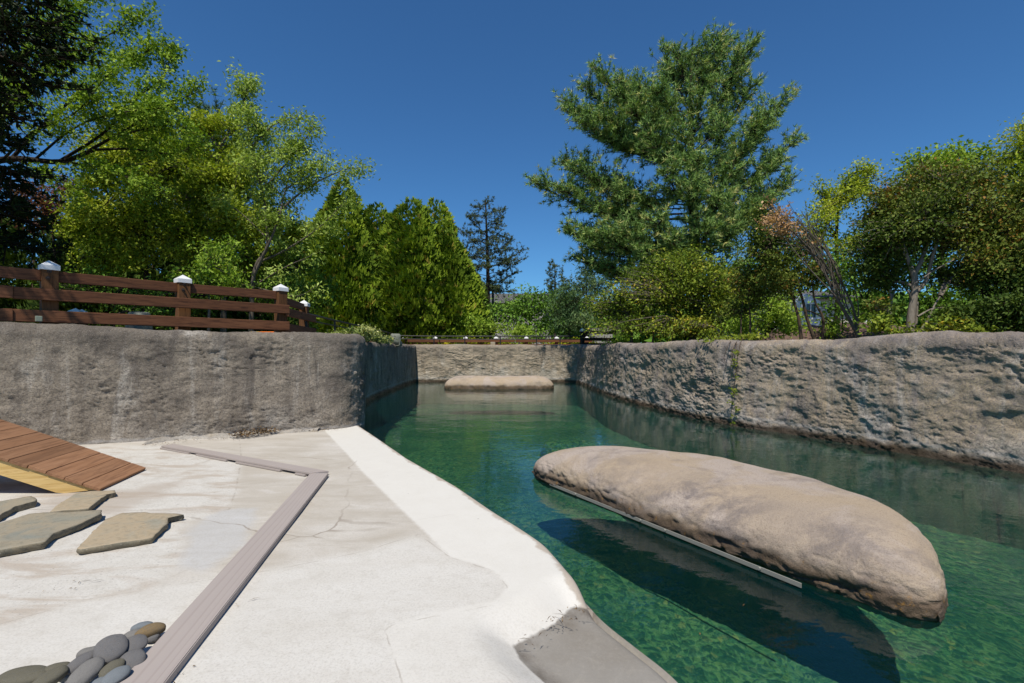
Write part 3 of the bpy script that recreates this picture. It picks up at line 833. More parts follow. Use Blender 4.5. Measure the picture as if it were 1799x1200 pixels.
# ---------------------------------------------------------------- rock islands
def slab_rock(name, label, A, B, front, back, ztop, zbot, mat, seed, nu=220, nv=150, cat='rock', rough=1.0, under=0.10, fexp=0.75, endr=(0.2, 0.2)):
    """flat-topped boulder between tips A and B: front/back give its half widths along t"""
    A = np.array(A, float); B = np.array(B, float)
    ax = B - A
    Ln = np.linalg.norm(ax)
    ax /= Ln
    pr = np.array([-ax[1], ax[0]])
    if pr[1] < 0: pr = -pr
    t = 0.5 - 0.5 * np.cos(np.linspace(0, math.pi, nu))
    fo = np.interp(t, *front)
    ba = np.interp(t, *back)
    k = np.ones(13) / 13
    fo = np.convolve(np.pad(fo, 6, 'edge'), k, 'valid'); ba = np.convolve(np.pad(ba, 6, 'edge'), k, 'valid')
    def rnd(d0, d1):
        a = np.sqrt(np.clip(1 - (np.clip(d0 - t, 0, d0) / d0) ** 2, 0, 1))
        return a * np.sqrt(np.clip(1 - (np.clip(t - 1 + d1, 0, d1) / d1) ** 2, 0, 1))
    fo = fo * rnd(0.05, 0.11); ba = ba * rnd(*endr)
    cap = rnd(0.16, 0.16); capb = rnd(0.05, 0.05)
    th = np.linspace(0, 2 * math.pi, nv, endpoint=False)
    V = np.zeros((nu, nv, 3))
    for i in range(nu):
        c_, s_ = np.cos(th), np.sin(th)                    # c>0 back, c<0 front; s>0 top
        e = 0.62
        cx = np.where(c_ < 0, -np.abs(c_) ** np.where(s_ > 0, 0.84, 0.62), np.abs(c_) ** e)
        sz = np.sign(s_) * np.abs(s_) ** fexp
        mid, half = (ba[i] - fo[i]) / 2, (ba[i] + fo[i]) / 2
        w = mid + half * cx
        zc = (ztop * 0.35 + zbot * 0.65)
        z = np.where(sz > 0, zc + (ztop - zc) * sz * (0.12 + 0.88 * cap[i]), zc + (zc - zbot) * sz * capb[i])
        w = w + np.where((c_ < 0) & (s_ < 0), under * np.abs(s_), 0) - np.where(c_ > 0, 1, 0) * under * np.clip(-s_, 0, 1)
        V[i, :, 0] = A[0] + ax[0] * Ln * t[i] + pr[0] * w
        V[i, :, 1] = A[1] + ax[1] * Ln * t[i] + pr[1] * w
        V[i, :, 2] = z
    du = np.gradient(V, axis=0)
    dv = np.roll(V, -1, 1) - np.roll(V, 1, 1)
    N = nrm(np.cross(dv, du))
    ctr = V.mean(axis=1, keepdims=True)
    if ((V - ctr) * N).sum() < 0: N = -N
    f = V.reshape(-1, 3)
    side = np.clip(1.05 - np.clip(N[..., 2], 0, 1) ** 0.7, 0.05, 1).reshape(-1)
    gro = 1 - np.abs(fbm(f * np.array([7, 7, 16.0]) + 3, 4, 0.6, seed + 3)) * 2
    h = 0.028 * fbm(f * 1.9, 3, 0.45, seed) + side * rough * (0.020 * fbm(f * np.array([6, 6, 12]), 3, 0.55, seed + 9) + 0.015 * gro - 0.006) + rough * 0.004 * (0.6 - 2.2 * np.abs(fbm(f * np.array([24, 24, 36]), 3, 0.6, seed + 13))) * (0.15 + side)
    w1 = fbm(f * np.array([2.2, 2.2, 9.0]) + 41, 4, 0.6, seed + 31)
    low = np.clip((0.10 - f[:, 2]) / 0.16, 0, 1)
    h = h - rough * 0.015 * np.exp(-(w1 / 0.045) ** 2) * low * np.clip(side * 1.6, 0, 1)
    w2 = fbm(f * np.array([1.7, 1.7, 2.5]) + 13, 5, 0.6, seed + 41)
    h = h - rough * 0.010 * np.exp(-(w2 / 0.012) ** 2) * np.clip(2 * vnoise(f * 1.3 + 5, seed + 43), 0, 1)
    h = h.reshape(nu, nv) * (0.25 + 0.75 * cap)[:, None]
    V = V + N * h[..., None]
    idx = np.arange(nu * nv).reshape(nu, nv)
    q = np.stack([idx[:-1], idx[1:], np.roll(idx, -1, 1)[1:], np.roll(idx, -1, 1)[:-1]], -1).reshape(-1, 4)
    caps0 = np.stack([np.full(nv, nu * nv), np.arange(nv), np.roll(np.arange(nv), -1)], 1)
    caps1 = np.stack([np.full(nv, nu * nv + 1), np.roll(idx[-1], -1), idx[-1]], 1)
    VV = np.vstack([V.reshape(-1, 3), V[0].mean(0), V[-1].mean(0)])
    o = mesh_np(name, VV, [q, np.vstack([caps0, caps1])], mat, None, True)
    return tag(o, label, cat) if label else o

isl = empty('rock_island', 'large tan rock slab floating low over the green pool water in the right foreground', 'rock', (1.05, 3.1, WZ))
IA, IB = (0.205, 4.30), (1.76, 1.985)
r_ = slab_rock('boulder', None, IA, IB,
               ([0, 0.1, 0.3, 0.55, 0.8, 1.0], [0.075, 0.088, 0.108, 0.125, 0.125, 0.115]),
               ([0, 0.1, 0.22, 0.38, 0.52, 0.68, 0.83, 0.93, 1.0], [0.44, 0.55, 0.78, 1.0, 1.09, 1.04, 0.84, 0.58, 0.42]),
               0.18, -0.21, M['island'], 5, 330, 200, under=0.04, endr=(0.12, 0.12))
r_.name = 'boulder'
r_.parent = isl
r_.matrix_parent_inverse = Matrix.Translation(isl.location).inverted()
# aluminium flat bar fixed along the front foot, with bolts
b0, b1 = G(966, 850, -0.10), G(1408, 1029, -0.10)
bl = np.linalg.norm(b1 - b0)
bar = bm_obj('metal_strip', box_bm(bl, 0.006, 0.022, 0.001), M['alu'], isl)
mid = (b0 + b1) / 2
bar.location = Vector(mid.tolist()) - isl.location
bar.rotation_euler = (0, 0, math.atan2(b1[1] - b0[1], b1[0] - b0[0]))
for t in (-0.33, 0.0, 0.10, 0.40):
    bmb = bmesh.new()
    bmesh.ops.create_cone(bmb, cap_ends=True, segments=6, radius1=0.008, radius2=0.008, depth=0.012, matrix=Matrix.Rotation(math.pi / 2, 4, 'X'))
    bt = bm_obj('bolt', bmb, M['alu'], bar, loc=(t * bl, -0.008, 0.004))
# concrete pedestal set back under the slab
ped = bmesh.new()
box_bm(0.9, 0.3, 0.62, 0.03, bm=ped)
pe = bm_obj('pedestal', ped, M['rock_far'], isl, loc=(0.30, 0.38, -0.42), rot=(0, 0, math.atan2(IB[1] - IA[1], IB[0] - IA[0])))

slab_rock('rock_shelf', 'small flat tan rock shelf at the water line in front of the far wall', (-1.98, 14.2), (1.22, 14.1),
          ([0, 0.5, 1], [0.26, 0.36, 0.26]), ([0, 0.5, 1], [0.5, 0.7, 0.5]),
          0.235, -0.3, M['island'], 25, 120, 70, rough=1.4)
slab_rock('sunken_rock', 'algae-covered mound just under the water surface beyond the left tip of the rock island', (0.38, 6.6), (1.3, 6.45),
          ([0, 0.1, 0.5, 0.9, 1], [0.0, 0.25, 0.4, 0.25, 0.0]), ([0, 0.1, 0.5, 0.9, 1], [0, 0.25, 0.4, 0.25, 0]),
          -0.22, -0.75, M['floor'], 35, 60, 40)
# ---------------------------------------------------------------- fence of brown rails with white post caps
def cap_bm(w, h0, h1, bev=0.0018):
    b = bmesh.new()
    a, t = w / 2, w * 0.47
    vs = [b.verts.new(v) for v in [(-a, -a, 0), (a, -a, 0), (a, a, 0), (-a, a, 0), (-a, -a, h0), (a, -a, h0), (a, a, h0), (-a, a, h0),
                                   (-t, -t, h0 + 0.006), (t, -t, h0 + 0.006), (t, t, h0 + 0.006), (-t, t, h0 + 0.006), (0, 0, h1)]]
    b.faces.new([vs[3], vs[2], vs[1], vs[0]])
    for i in range(4):
        j = (i + 1) % 4
        b.faces.new([vs[i], vs[j], vs[4 + j], vs[4 + i]])
        b.faces.new([vs[4 + i], vs[4 + j], vs[8 + j], vs[8 + i]])
        b.faces.new([vs[8 + i], vs[8 + j], vs[12]])
    bmesh.ops.bevel(b, geom=b.edges[:], offset=bev, segments=1, affect='EDGES')
    return b

def post(parent, x, y, ztop, rz, w=0.15, zbot=0.85, bolts=(), cap_mat='cap', caph=0.118, mat='fence_post'):
    hb = ztop - caph - zbot + 0.01
    p = bm_obj('post', box_bm(w, w, hb, 0.006), M[mat], parent, loc=(x, y, zbot + hb / 2), rot=(0, 0, rz))
    bm_obj('post_cap', cap_bm(w + 0.024, caph * 0.46, caph), M[cap_mat], p, loc=(0, 0, hb / 2 - 0.012))
    for (bx, bz) in bolts:
        b = bmesh.new()
        bmesh.ops.create_cone(b, cap_ends=True, segments=10, radius1=0.021, radius2=0.021, depth=0.006, matrix=Matrix.Translation((0, 0, 0.003)))
        bmesh.ops.create_cone(b, cap_ends=True, segments=6, radius1=0.013, radius2=0.013, depth=0.014, matrix=Matrix.Translation((0, 0, 0.012)))
        bmesh.ops.create_cone(b, cap_ends=True, segments=8, radius1=0.007, radius2=0.006, depth=0.03, matrix=Matrix.Translation((0, 0, 0.03)))
        bm_obj('bolt', b, M['iron'], p, loc=(bx, -w / 2, bz - (zbot + hb / 2)), rot=(math.pi / 2, 0, 0))
    return p

def rail(parent, a, b, z, h, th, off=0.0, ext=(0, 0), mat='fence'):
    """a rail from post centre a to b, shifted sideways by off (towards the pool negative)"""
    a, b = np.array(a, float), np.array(b, float)
    d = (b - a) / np.linalg.norm(b - a)
    n = np.array([-d[1], d[0]])
    a = a - d * ext[0] + n * off
    b = b + d * ext[1] + n * off
    ln = np.linalg.norm(b - a)
    m = (a + b) / 2
    return bm_obj('rail', box_bm(ln, th, h, 0.007), M[mat], parent, loc=(m[0], m[1], z), rot=(random.uniform(-0.012, 0.012), random.uniform(-0.003, 0.003), math.atan2(d[1], d[0])))

random.seed(4)
fence = empty('rail_fence', 'brown three-rail wooden fence with white post caps on top of the left rock wall', 'fence')
FP = [(-7.05, 3.35), (-6.18, 4.42), (-5.30, 5.54), (-4.49, 6.60), (-3.575, 7.48), (-3.78, 8.80)]
ang1 = math.atan2(FP[3][1] - FP[2][1], FP[3][0] - FP[2][0])
zt = [2.03, 2.03, 2.03, 2.03, 2.025, 1.91]
bz = 1.84
for i, (x, y) in enumerate(FP):
    if i == 0: continue
    bl_ = [(-0.01, bz + 0.055), (-0.022, bz - 0.025)] if i in (1, 2, 3) else []
    post(fence, x, y, zt[i], ang1 if i < 4 else (ang1 + 0.05 if i == 4 else 0.12), 0.142 if i < 4 else 0.138, bolts=bl_)
for i in (0, 1, 2, 3):
    rail(fence, FP[i], FP[i + 1], 1.845, 0.125, 0.045, off=0.0, ext=(-0.0715, -0.0695))
for z, h in ((1.625, 0.132), (1.375, 0.135)):
    rail(fence, FP[0], FP[2], z, h, 0.05, off=-0.099, ext=(0.1, -0.30))
    rail(fence, FP[2], FP[4], z, h, 0.05, off=-0.099, ext=(0.295, 0.085))
# returning rails towards the far post
rail(fence, FP[4], FP[5], 1.775, 0.12, 0.045, off=0.0, ext=(-0.07, -0.068))
rail(fence, FP[4], FP[5], 1.585, 0.125, 0.05, off=-0.105, ext=(0.05, 0.35))
rail(fence, FP[4], FP[5], 1.345, 0.125, 0.05, off=-0.105, ext=(0.05, 0.35))
jb = bm_obj('junction_box', box_bm(0.055, 0.035, 0.06, 0.006), M['grey_box'], fence, loc=tuple((P(68, 560, 5.23)).tolist()), rot=(0, 0, ang1))

# two shaded posts of a lower fence seen through the rails
lower = empty('fence_posts', 'two low capped posts in shade seen between the lower rails of the brown fence', 'fence')
post(lower, *P(133, 541, 8.6)[:2], float(P(133, 541, 8.6)[2]), 0.4)
post(lower, *P(144, 543, 9.4)[:2], float(P(144, 543, 9.4)[2]), 0.4)

# far fence
ff = empty('rail_fence', 'low brown two-rail fence with small white caps beyond the far rock wall', 'fence')
for k in range(-1, 7):
    u = 711.8 + 53.2 * k
    c = P(u, 591, 20.8)
    post(ff, c[0], c[1], float(c[2]), 0.0, 0.15, zbot=0.8, caph=0.10)
xa, xb = P(640, 600, 20.72), P(1040, 600, 20.72)
for z, h in ((1.40, 0.135), (1.20, 0.11)):
    for a, b in ((0, 0.33), (0.333, 0.66), (0.664, 1.0)):
        rail(ff, xa[:2] + (xb[:2] - xa[:2]) * a, xa[:2] + (xb[:2] - xa[:2]) * b, z, h, 0.045, off=-0.03)

gate = empty('dark_fence', 'short dark brown fence section in shade at the right end of the far wall', 'fence')
pc = P(1023, 579, 17.9)
post(gate, pc[0], pc[1], float(pc[2]) + 0.05, 0.0, 0.15, zbot=0.8, mat='shaded_wood')
for z in (1.66, 1.40, 1.20):
    rail(gate, (pc[0], pc[1]), (pc[0] + 1.3, pc[1] + 0.5), z, 0.12, 0.045, off=-0.1, mat='shaded_wood')
pc2 = P(1028, 565, 22.5)
ps = post(gate, pc2[0], pc2[1], float(pc2[2]), 0.0, 0.16, zbot=0.8, mat='shaded_wood')
brd = empty('board_fence', 'weathered grey upright boards of a fence in shadow behind the yellow-green bush', 'fence')
for k in range(9):
    x = P(1037 + k * 4.6, 590, 23.0)[0]
    bm_obj('board', box_bm(0.115, 0.022, 1.15 + 0.02 * (k % 3), 0.003), M['grey_wall'], brd, loc=(x, 23.0 + 0.004 * (k % 2), 1.45))

# thin black railing
railing = empty('metal_railing', 'thin black metal railing along the tops of the left and far rock walls', 'railing')
rp = [(-3.72, 8.75, 1.66), (-3.92, 10.7, 1.655), (-4.02, 12.0, 1.65), (-4.16, 14.0, 1.645), (-4.2, 16.4, 1.60), (-4.15, 17.5, 1.52)]
fx = [P(u, 590, 17.5)[0] for u in (683, 762.5, 816.7, 879, 942.5, 984, 1022)]
far_pts = [(x, 17.5, 1.50) for x in fx]
allp = [np.array(p_) for p_ in rp] + [np.array(p_) for p_ in far_pts[1:]]
def bar_obj(name, a, b, r, parent, mat='black_metal', sides=8):
    v, q = tubes(np.array([[a, b]], float), np.array([[r, r]]), sides)
    return mesh_np(name, v, q, M[mat], parent, True)
for a, b in zip(allp[:-1], allp[1:]):
    bar_obj('top_rail', a, b, 0.019, railing)
    bar_obj('middle_rail', a - [0, 0, 0.115], b - [0, 0, 0.115], 0.014, railing)
    bar_obj('bottom_rail', a - [0, 0, 0.36], b - [0, 0, 0.36], 0.014, railing)
for a in allp:
    bar_obj('rail_post', (a[0], a[1], 0.85), a, 0.02, railing)

# ---------------------------------------------------------------- ramp of brown planks
ramp = empty('plank_ramp', 'brown plank ramp on yellow lumber sloping down to the deck at the left edge', 'ramp', (-2.97, 3.715, 0.0), math.atan2(-0.61, -0.14) + math.pi)
# local axes: +y across (towards the wall), -x up the slope
rv = np.array((0.14, -0.61)); width = float(np.linalg.norm(rv))
ramp.rotation_euler = (0, 0, math.atan2(0.224, 0.975))
sl_a = math.atan(0.436)
pw = 0.1168
for k in range(14):
    s0 = 0.004 + pw * k
    c_ = s0 + (pw - 0.004) / 2
    dz = random.uniform(-0.0008, 0.0008)
    bw = width + random.uniform(-0.006, 0.006)
    bm_obj('plank', box_bm(pw - 0.0045, bw, 0.022, 0.0025), M['plank'], ramp,
           loc=(-c_ * math.cos(sl_a), 0, 0.012 + c_ * math.sin(sl_a) + dz), rot=(0, sl_a, 0))
def stringer(y):
    b = bmesh.new()
    Ls, hh, tk = 1.62, 0.10, 0.038
    t0 = 0.04
    ca, sa = math.cos(sl_a), math.sin(sl_a)
    def q(s, d): return (-(s * ca) - d * sa * -1 * 0 - 0, (s * sa) - d)
    pts = [(t0, 0.0), (Ls, 0.0), (Ls, -hh / ca), (0.30, -hh / ca)]
    poly = []
    for s, d in pts:
        poly.append((-s * ca, 0.0005 + s * sa + d - 0.002))
    poly.append((-(0.245) * ca, 0.0005))
    poly = [(x, max(z, 0.0005)) for x, z in poly]
    f1 = [b.verts.new((x, y - tk / 2, z)) for x, z in poly]
    f2 = [b.verts.new((x, y + tk / 2, z)) for x, z in poly]
    b.faces.new(f1); b.faces.new(f2[::-1])
    for i in range(len(poly)):
        j = (i + 1) % len(poly)
        b.faces.new([f1[i], f1[j], f2[j], f2[i]])
    return b
for y in (-width / 2 + 0.035, 0.0, width / 2 - 0.035):
    bm_obj('stringer', stringer(y), M['lumber'], ramp)
for y in (-width / 2 + 0.08, width / 2 - 0.08):
    bm_obj('leg', box_bm(0.085, 0.038, 0.50, 0.003), M['lumber'], ramp, loc=(-1.40, y, 0.25))

# ---------------------------------------------------------------- composite boards
def flat_board(name, label, a, b, w, th, z, mat='composite', cat='board', parent=None):
    a, b = np.array(a, float), np.array(b, float)
    ln = np.linalg.norm(b - a); m = (a + b) / 2
    o = bm_obj(name, box_bm(ln, w, th, 0.0035), M[mat], parent, loc=(m[0], m[1], z + th / 2), rot=(0, 0, math.atan2(b[1] - a[1], b[0] - a[0])))
    if label: tag(o, label, cat)
    return o
tz = 0.029
c1, c2 = G(545, 831, tz), G(577, 831, tz)
d1, d2 = G(206, 1202, tz), G(286, 1202, tz)
near = (d1 + d2) / 2; top_ = (c1 + c2) / 2
dr = (near - top_)[:2]; dr /= np.linalg.norm(dr)
wq = abs(float((c2 - c1)[0] * -dr[1])) * 0.5 + abs(float((d2 - d1)[0] * -dr[1])) * 0.5
ext = near[:2] + dr * 0.75
long_b = empty('deck_board', 'long mauve-grey composite deck board lying across the white concrete towards the camera', 'board', (float((top_[0] + ext[0]) / 2), float((top_[1] + ext[1]) / 2), 0.0))
def prism_board(parent, poly, z0, z1, mat, axis):
    b = bmesh.new()
    cx = np.mean(poly, axis=0)
    ang = math.atan2(axis[1], axis[0])
    R = np.array([[math.cos(-ang), -math.sin(-ang)], [math.sin(-ang), math.cos(-ang)]])
    lp = [(R @ (np.array(p_) - cx)) for p_ in poly]
    lo = [b.verts.new((p_[0], p_[1], z0)) for p_ in lp]
    hi = [b.verts.new((p_[0], p_[1], z1)) for p_ in lp]
    b.faces.new(lo[::-1]); b.faces.new(hi)
    for i in range(len(lp)):
        j = (i + 1) % len(lp)
        b.faces.new([lo[i], lo[j], hi[j], hi[i]])
    bmesh.ops.bevel(b, geom=b.edges[:], offset=0.003, segments=2, affect='EDGES')
    o = bm_obj('board', b, mat, parent)
    o.location = Vector((float(cx[0]), float(cx[1]), 0)) - (parent.location if parent else Vector((0, 0, 0)))
    o.rotation_euler = (0, 0, ang)
    return o
prism_board(long_b, [c1[:2], c2[:2], d2[:2] + dr * 0.75, d1[:2] + dr * 0.75], 0.001, tz, M['composite'], dr)

bb = empty('deck_board', 'short grey composite deck board lying on offcuts from the long board to the wall', 'board', (-2.5, 4.9, 0))
f0, f1 = G(283, 783, 0.034), G(546, 831, 0.034)
axb = (f1 - f0)[:2]; axb /= np.linalg.norm(axb)
nb = np.array([-axb[1], axb[0]])
if nb[1] < 0: nb = -nb
bwid = 0.115
prism_board(bb, [f0[:2], f1[:2], f1[:2] + nb * bwid + axb * 0.07, f0[:2] + nb * bwid], 0.0175, 0.034, M['composite'], axb)
Lf = np.linalg.norm((f1 - f0)[:2])
for a, b in ((0.0, 0.235), (0.285, 0.505), (0.565, 0.84), (0.92, 0.975)):
    p0, p1 = f0[:2] + axb * Lf * a - nb * 0.012, f0[:2] + axb * Lf * b - nb * 0.012
    prism_board(bb, [p0, p1, p1 + nb * 0.09, p0 + nb * 0.09], 0.001, 0.0170, M['composite'], axb).name = 'offcut'

# ---------------------------------------------------------------- flagstones
def flagstone(label, poly_px, z1, mat, seed, tilt=0.0):
    z0 = 0.003
    poly = np.array([G(u, v, z1)[:2] for u, v in poly_px])
    out = []
    for a, b in zip(poly, np.roll(poly, -1, axis=0)):          # chip the outline
        n = max(2, int(np.linalg.norm(b - a) / 0.018))
        for k in range(n): out.append(a + (b - a) * k / n)
    out = np.array(out)
    out3 = np.column_stack([out, np.zeros(len(out))])
    out = out + 0.008 * np.stack([fbm(out3 * 22, 3, 0.6, seed), fbm(out3 * 22, 3, 0.6, seed + 4)], 1)
    ctr = out.mean(0)
    rings = [(0.965, z0), (0.995, z0 + (z1 - z0) * 0.3), (1.0, z0 + (z1 - z0) * 0.62), (1.0, z1 - 0.004), (0.988, z1 - 0.0005), (0.90, z1), (0.6, z1), (0.3, z1)]
    V = []
    for k, (s, z) in enumerate(rings):
        p = ctr + (out - ctr) * s
        q = np.column_stack([p, np.full(len(p), z)])
        if k in (1, 2, 3): q[:, :2] += (0.007 * fbm(q * 60 + k * 9, 2, 0.6, seed + k))[:, None] * nrm(out - ctr)
        if k >= 3: q[:, 2] += 0.004 * fbm(q * 9, 3, 0.5, seed + 20)
        V.append(q)
    m, n = len(rings), len(out)
    V = np.array(V)
    idx = np.arange(m * n).reshape(m, n)
    R = np.roll(idx, -1, 1)
    q = np.stack([idx[:-1], R[:-1], R[1:], idx[1:]], -1).reshape(-1, 4)
    vv = np.vstack([V.reshape(-1, 3), [[ctr[0], ctr[1], z1 + 0.001]]])
    tc = np.stack([idx[-1], R[-1], np.full(n, m * n)], 1)
    root = empty('flagstone', label, 'stone', (ctr[0], ctr[1], 0), group='loose flagstones on the deck')
    vv = vv - np.array([ctr[0], ctr[1], 0])
    me = mesh_np('slab', vv, [q, tc], mat, root, False)
    me.data.materials.append(M['flag_edge'])
    mi = np.zeros(len(me.data.polygons), np.int32)
    mi[: 4 * n] = 1
    me.data.polygons.foreach_set('material_index', mi)
    return root
flagstone('greenish flagstone at the left edge nearest the ramp', [(-60, 905), (0, 880), (40, 873), (56, 871), (65, 876), (63, 880), (27, 889), (0, 905), (-60, 925)], 0.042, M['flag'], 3)
flagstone('small tan flagstone just below the foot of the ramp', [(86, 899), (97, 889), (133, 866), (158, 863), (202, 860.5), (203, 865), (189, 868), (165, 886), (155, 894), (143, 895), (112, 896)], 0.034, M['flag_tan'], 7)
flagstone('largest blue-green and tan flagstone with a long jagged right edge', [(-90, 965), (-60, 930), (0, 919), (52, 902), (76, 900), (126, 898), (180, 895), (178, 902), (139, 921), (95, 937), (81, 951), (0, 966)], 0.042, M['flag'], 11)
flagstone('tan pointed flagstone lying alone nearest to the long grey board', [(134, 964), (153, 943), (187, 911), (214, 901), (243, 900), (295, 901.5), (324, 903.5), (295, 908), (295, 919), (268, 945), (140, 965)], 0.034, M['flag_tan'], 15)

# ---------------------------------------------------------------- river pebbles beside the board
def pebble_mesh(seed, flat):
    b = bmesh.new()
    bmesh.ops.create_icosphere(b, subdivisions=4, radius=1.0)
    co_ = np.array([v.co[:] for v in b.verts])
    n = 0.10 * fbm(co_ * 1.1, 2, 0.5, seed) + 0.015 * fbm(co_ * 5, 3, 0.5, seed + 3)
    ex_ = np.sign(co_) * np.abs(co_) ** np.array([0.92, 0.92, 0.85])
    ex_ = ex_ * (1 + n)[:, None]
    for v, c in zip(b.verts, ex_): v.co = Vector(c.tolist())
    return b
# pixel centre, width, height (zoomed 5.29x), turn, resting height, tilt, material, label
peb = [
 (1405, 362, 235, 135, 42, 0.035, 0.25, 'peb_ochre', 'large grey and ochre pebble wedged highest against the long board'),
 (1322, 335, 175, 115, 20, 0.022, 0.1, 'peb_blue', 'blue-grey pebble at the back of the pile left of the ochre one'),
 (1270, 412, 240, 120, 14, 0.025, 0.2, 'peb_light', 'pale grey pebble half covered by a round dark one'),
 (1245, 490, 205, 180, 10, 0.045, 0.45, 'peb_grey', 'dark grey pebble between the big round one and the board'),
 (1028, 530, 255, 250, 0, 0.060, 0.75, 'peb_grey', 'big round grey pebble propped up in the middle of the pile'),
 (832, 572, 200, 125, 18, 0.022, 0.1, 'peb_light', 'brownish grey pebble behind the big round one'),
 (755, 655, 265, 80, 32, 0.045, 0.35, 'peb_grey', 'thin dark pebble leaning on its edge'),
 (800, 755, 300, 185, 40, 0.045, 0.5, 'peb_light', 'large grey pebble with a brown streak at the bottom of the pile'),
 (1036, 722, 210, 135, 36, 0.040, 0.4, 'peb_olive', 'olive pebble beneath the big round one'),
 (1232, 632, 205, 190, 10, 0.035, 0.45, 'peb_grey', 'purplish grey round pebble touching the board'),
 (1075, 785, 235, 150, 28, 0.040, 0.3, 'peb_blue', 'light blue pebble at the bottom edge beside the board'),
 (950, 838, 170, 70, 10, 0.030, 0.1, 'peb_blue', 'small blue-grey pebble cut by the bottom edge'),
 (605, 760, 110, 165, 0, 0.030, 0.3, 'peb_blue', 'narrow blue pebble standing between two olive ones'),
 (530, 725, 215, 120, 28, 0.028, 0.2, 'peb_olive', 'olive-brown pebble behind the narrow blue one'),
 (462, 805, 290, 145, 22, 0.045, 0.35, 'peb_olive', 'large olive-grey pebble leaning forward at the bottom edge'),
 (212, 785, 420, 125, 14, 0.030, 0.15, 'peb_olive', 'long dark olive pebble farthest left in the pile'),
 (955, 668, 120, 90, 0, 0.018, 0.1, 'peb_grey', 'small dark pebble peeping out below the big round one'),
 (690, 850, 160, 120, 0, 0.028, 0.1, 'peb_grey', 'dark pebble at the bottom edge left of the streaked one'),
 (1420, 425, 120, 80, 0, 0.015, 0.0, 'peb_grey', 'small flat pebble in the gap by the board'),
]
for k, (cx, cy, w, h, turn, zc, tilt, mt, lb) in enumerate(peb):
    u, v = cx / 5.291, 1040 + cy / 5.294
    c = G(u, v, zc)
    sc = math.hypot(c[1], 1 - zc) / F * 1.0
    sc = c[1] / F
    W = w / 5.29 * sc / 2
    H = h / 5.29 * sc / 2
    elev = math.atan2(1 - zc, c[1])
    # seen height mixes depth and thickness
    th_ = max(0.50 * W, 0.020)
    dep = max(math.sqrt(max((H * math.cos(elev) ) ** 2 - (th_ * math.cos(elev)) ** 2, 0.0)) / max(math.sin(elev), 0.2), 0.55 * H) if tilt < 0.3 else H * 1.02
    o = bm_obj('pebble', pebble_mesh(50 + k * 3, 0.4), M[mt], None, True, loc=tuple(float(x) for x in c))
    o.scale = (W, max(dep, th_), min(th_, H * 0.9) if tilt < 0.3 else th_ * 0.72)
    o.rotation_mode = 'XYZ'
    if tilt >= 0.3:
        # stand the disc up towards the viewer, then roll it
        Rr = Matrix.Rotation(math.atan2(-c[0], c[1]), 4, 'Z') @ Matrix.Rotation(elev * 0.2 + tilt * 0.75, 4, 'X') @ Matrix.Rotation(math.radians(turn), 4, 'Z')
    else:
        Rr = Matrix.Rotation(math.radians(turn) * 1.0, 4, 'Z') @ Matrix.Rotation(tilt, 4, 'X')
    o.rotation_euler = Rr.to_euler()
    tag(o, lb, 'pebble', 'river pebbles piled beside the long board')

# ---------------------------------------------------------------- things behind the walls
crate = empty('storage_tub', 'orange and yellow plastic tub just visible under the last fence rail', 'tub', tuple(P(462, 603, 8.8)))
for (x, w, mt, nm2) in ((0.12, 0.28, 'orange', 'tub_side'), (-0.10, 0.15, 'yellow', 'tub_lid')):
    bm_obj(nm2, box_bm(w, 0.25, 0.36, 0.02), M[mt], crate, loc=(x, 0, 0.03))
slab = slab_rock('upright_stone', 'small grey-green stone standing on the left wall beside the pale shrub', (-3.52, 14.05), (-3.22, 14.0),
          ([0, 0.2, 0.7, 1], [0.0, 0.08, 0.08, 0.0]), ([0, 0.2, 0.7, 1], [0, 0.08, 0.08, 0]), 1.47, 1.12, M['boulder'], 12, 40, 30, cat='stone')
b = bmesh.new(); box_bm(0.17, 0.16, 0.17, 0.02, bm=b)
tag(bm_obj('stone_block', b, M['flag_tan'], loc=tuple(P(866, 605, 17.3))), 'small pale stone block on top of the far wall behind the rock shelf', 'stone')
bo = slab_rock('boulder', 'grey boulder behind the brown fence between its first two capped posts', tuple(P(222, 570, 9.5)[:2]), tuple(P(268, 570, 9.5)[:2]),
          ([0, 0.2, 0.5, 0.8, 1], [0.0, 0.16, 0.2, 0.15, 0.0]), ([0, 0.2, 0.5, 0.8, 1], [0, 0.16, 0.2, 0.15, 0]), 1.75, 0.9, M['boulder'], 61, 50, 40)

# lamp pole with two floodlights
lp = empty('floodlight_pole', 'dark pole carrying two floodlights beside the slender spruce', 'lamp', (float(P(866, 600, 28)[0]), 28.0, TZ))
ztop = float(P(866, 510, 28)[2]) - TZ
v, q = tubes(np.array([[(0, 0, 0), (0, 0, ztop * 0.5), (0, 0, ztop)]], float), np.array([[0.09, 0.08, 0.07]]), 10)
mesh_np('pole', v, q, M['pole'], lp, True)
bm_obj('crossarm', box_bm(0.62, 0.08, 0.08, 0.01), M['pole'], lp, loc=(0, 0, ztop - 0.03))
for x, rz in ((-0.27, 0.5), (0.27, -0.35)):
    hd = bm_obj('floodlight', box_bm(0.34, 0.16, 0.30, 0.03), M['pole'], lp, loc=(x, -0.1, ztop + 0.14), rot=(-0.5, 0, rz))
    bm_obj('lens', box_bm(0.28, 0.01, 0.23, 0.004), M['lens'], hd, loc=(0, -0.083, 0))

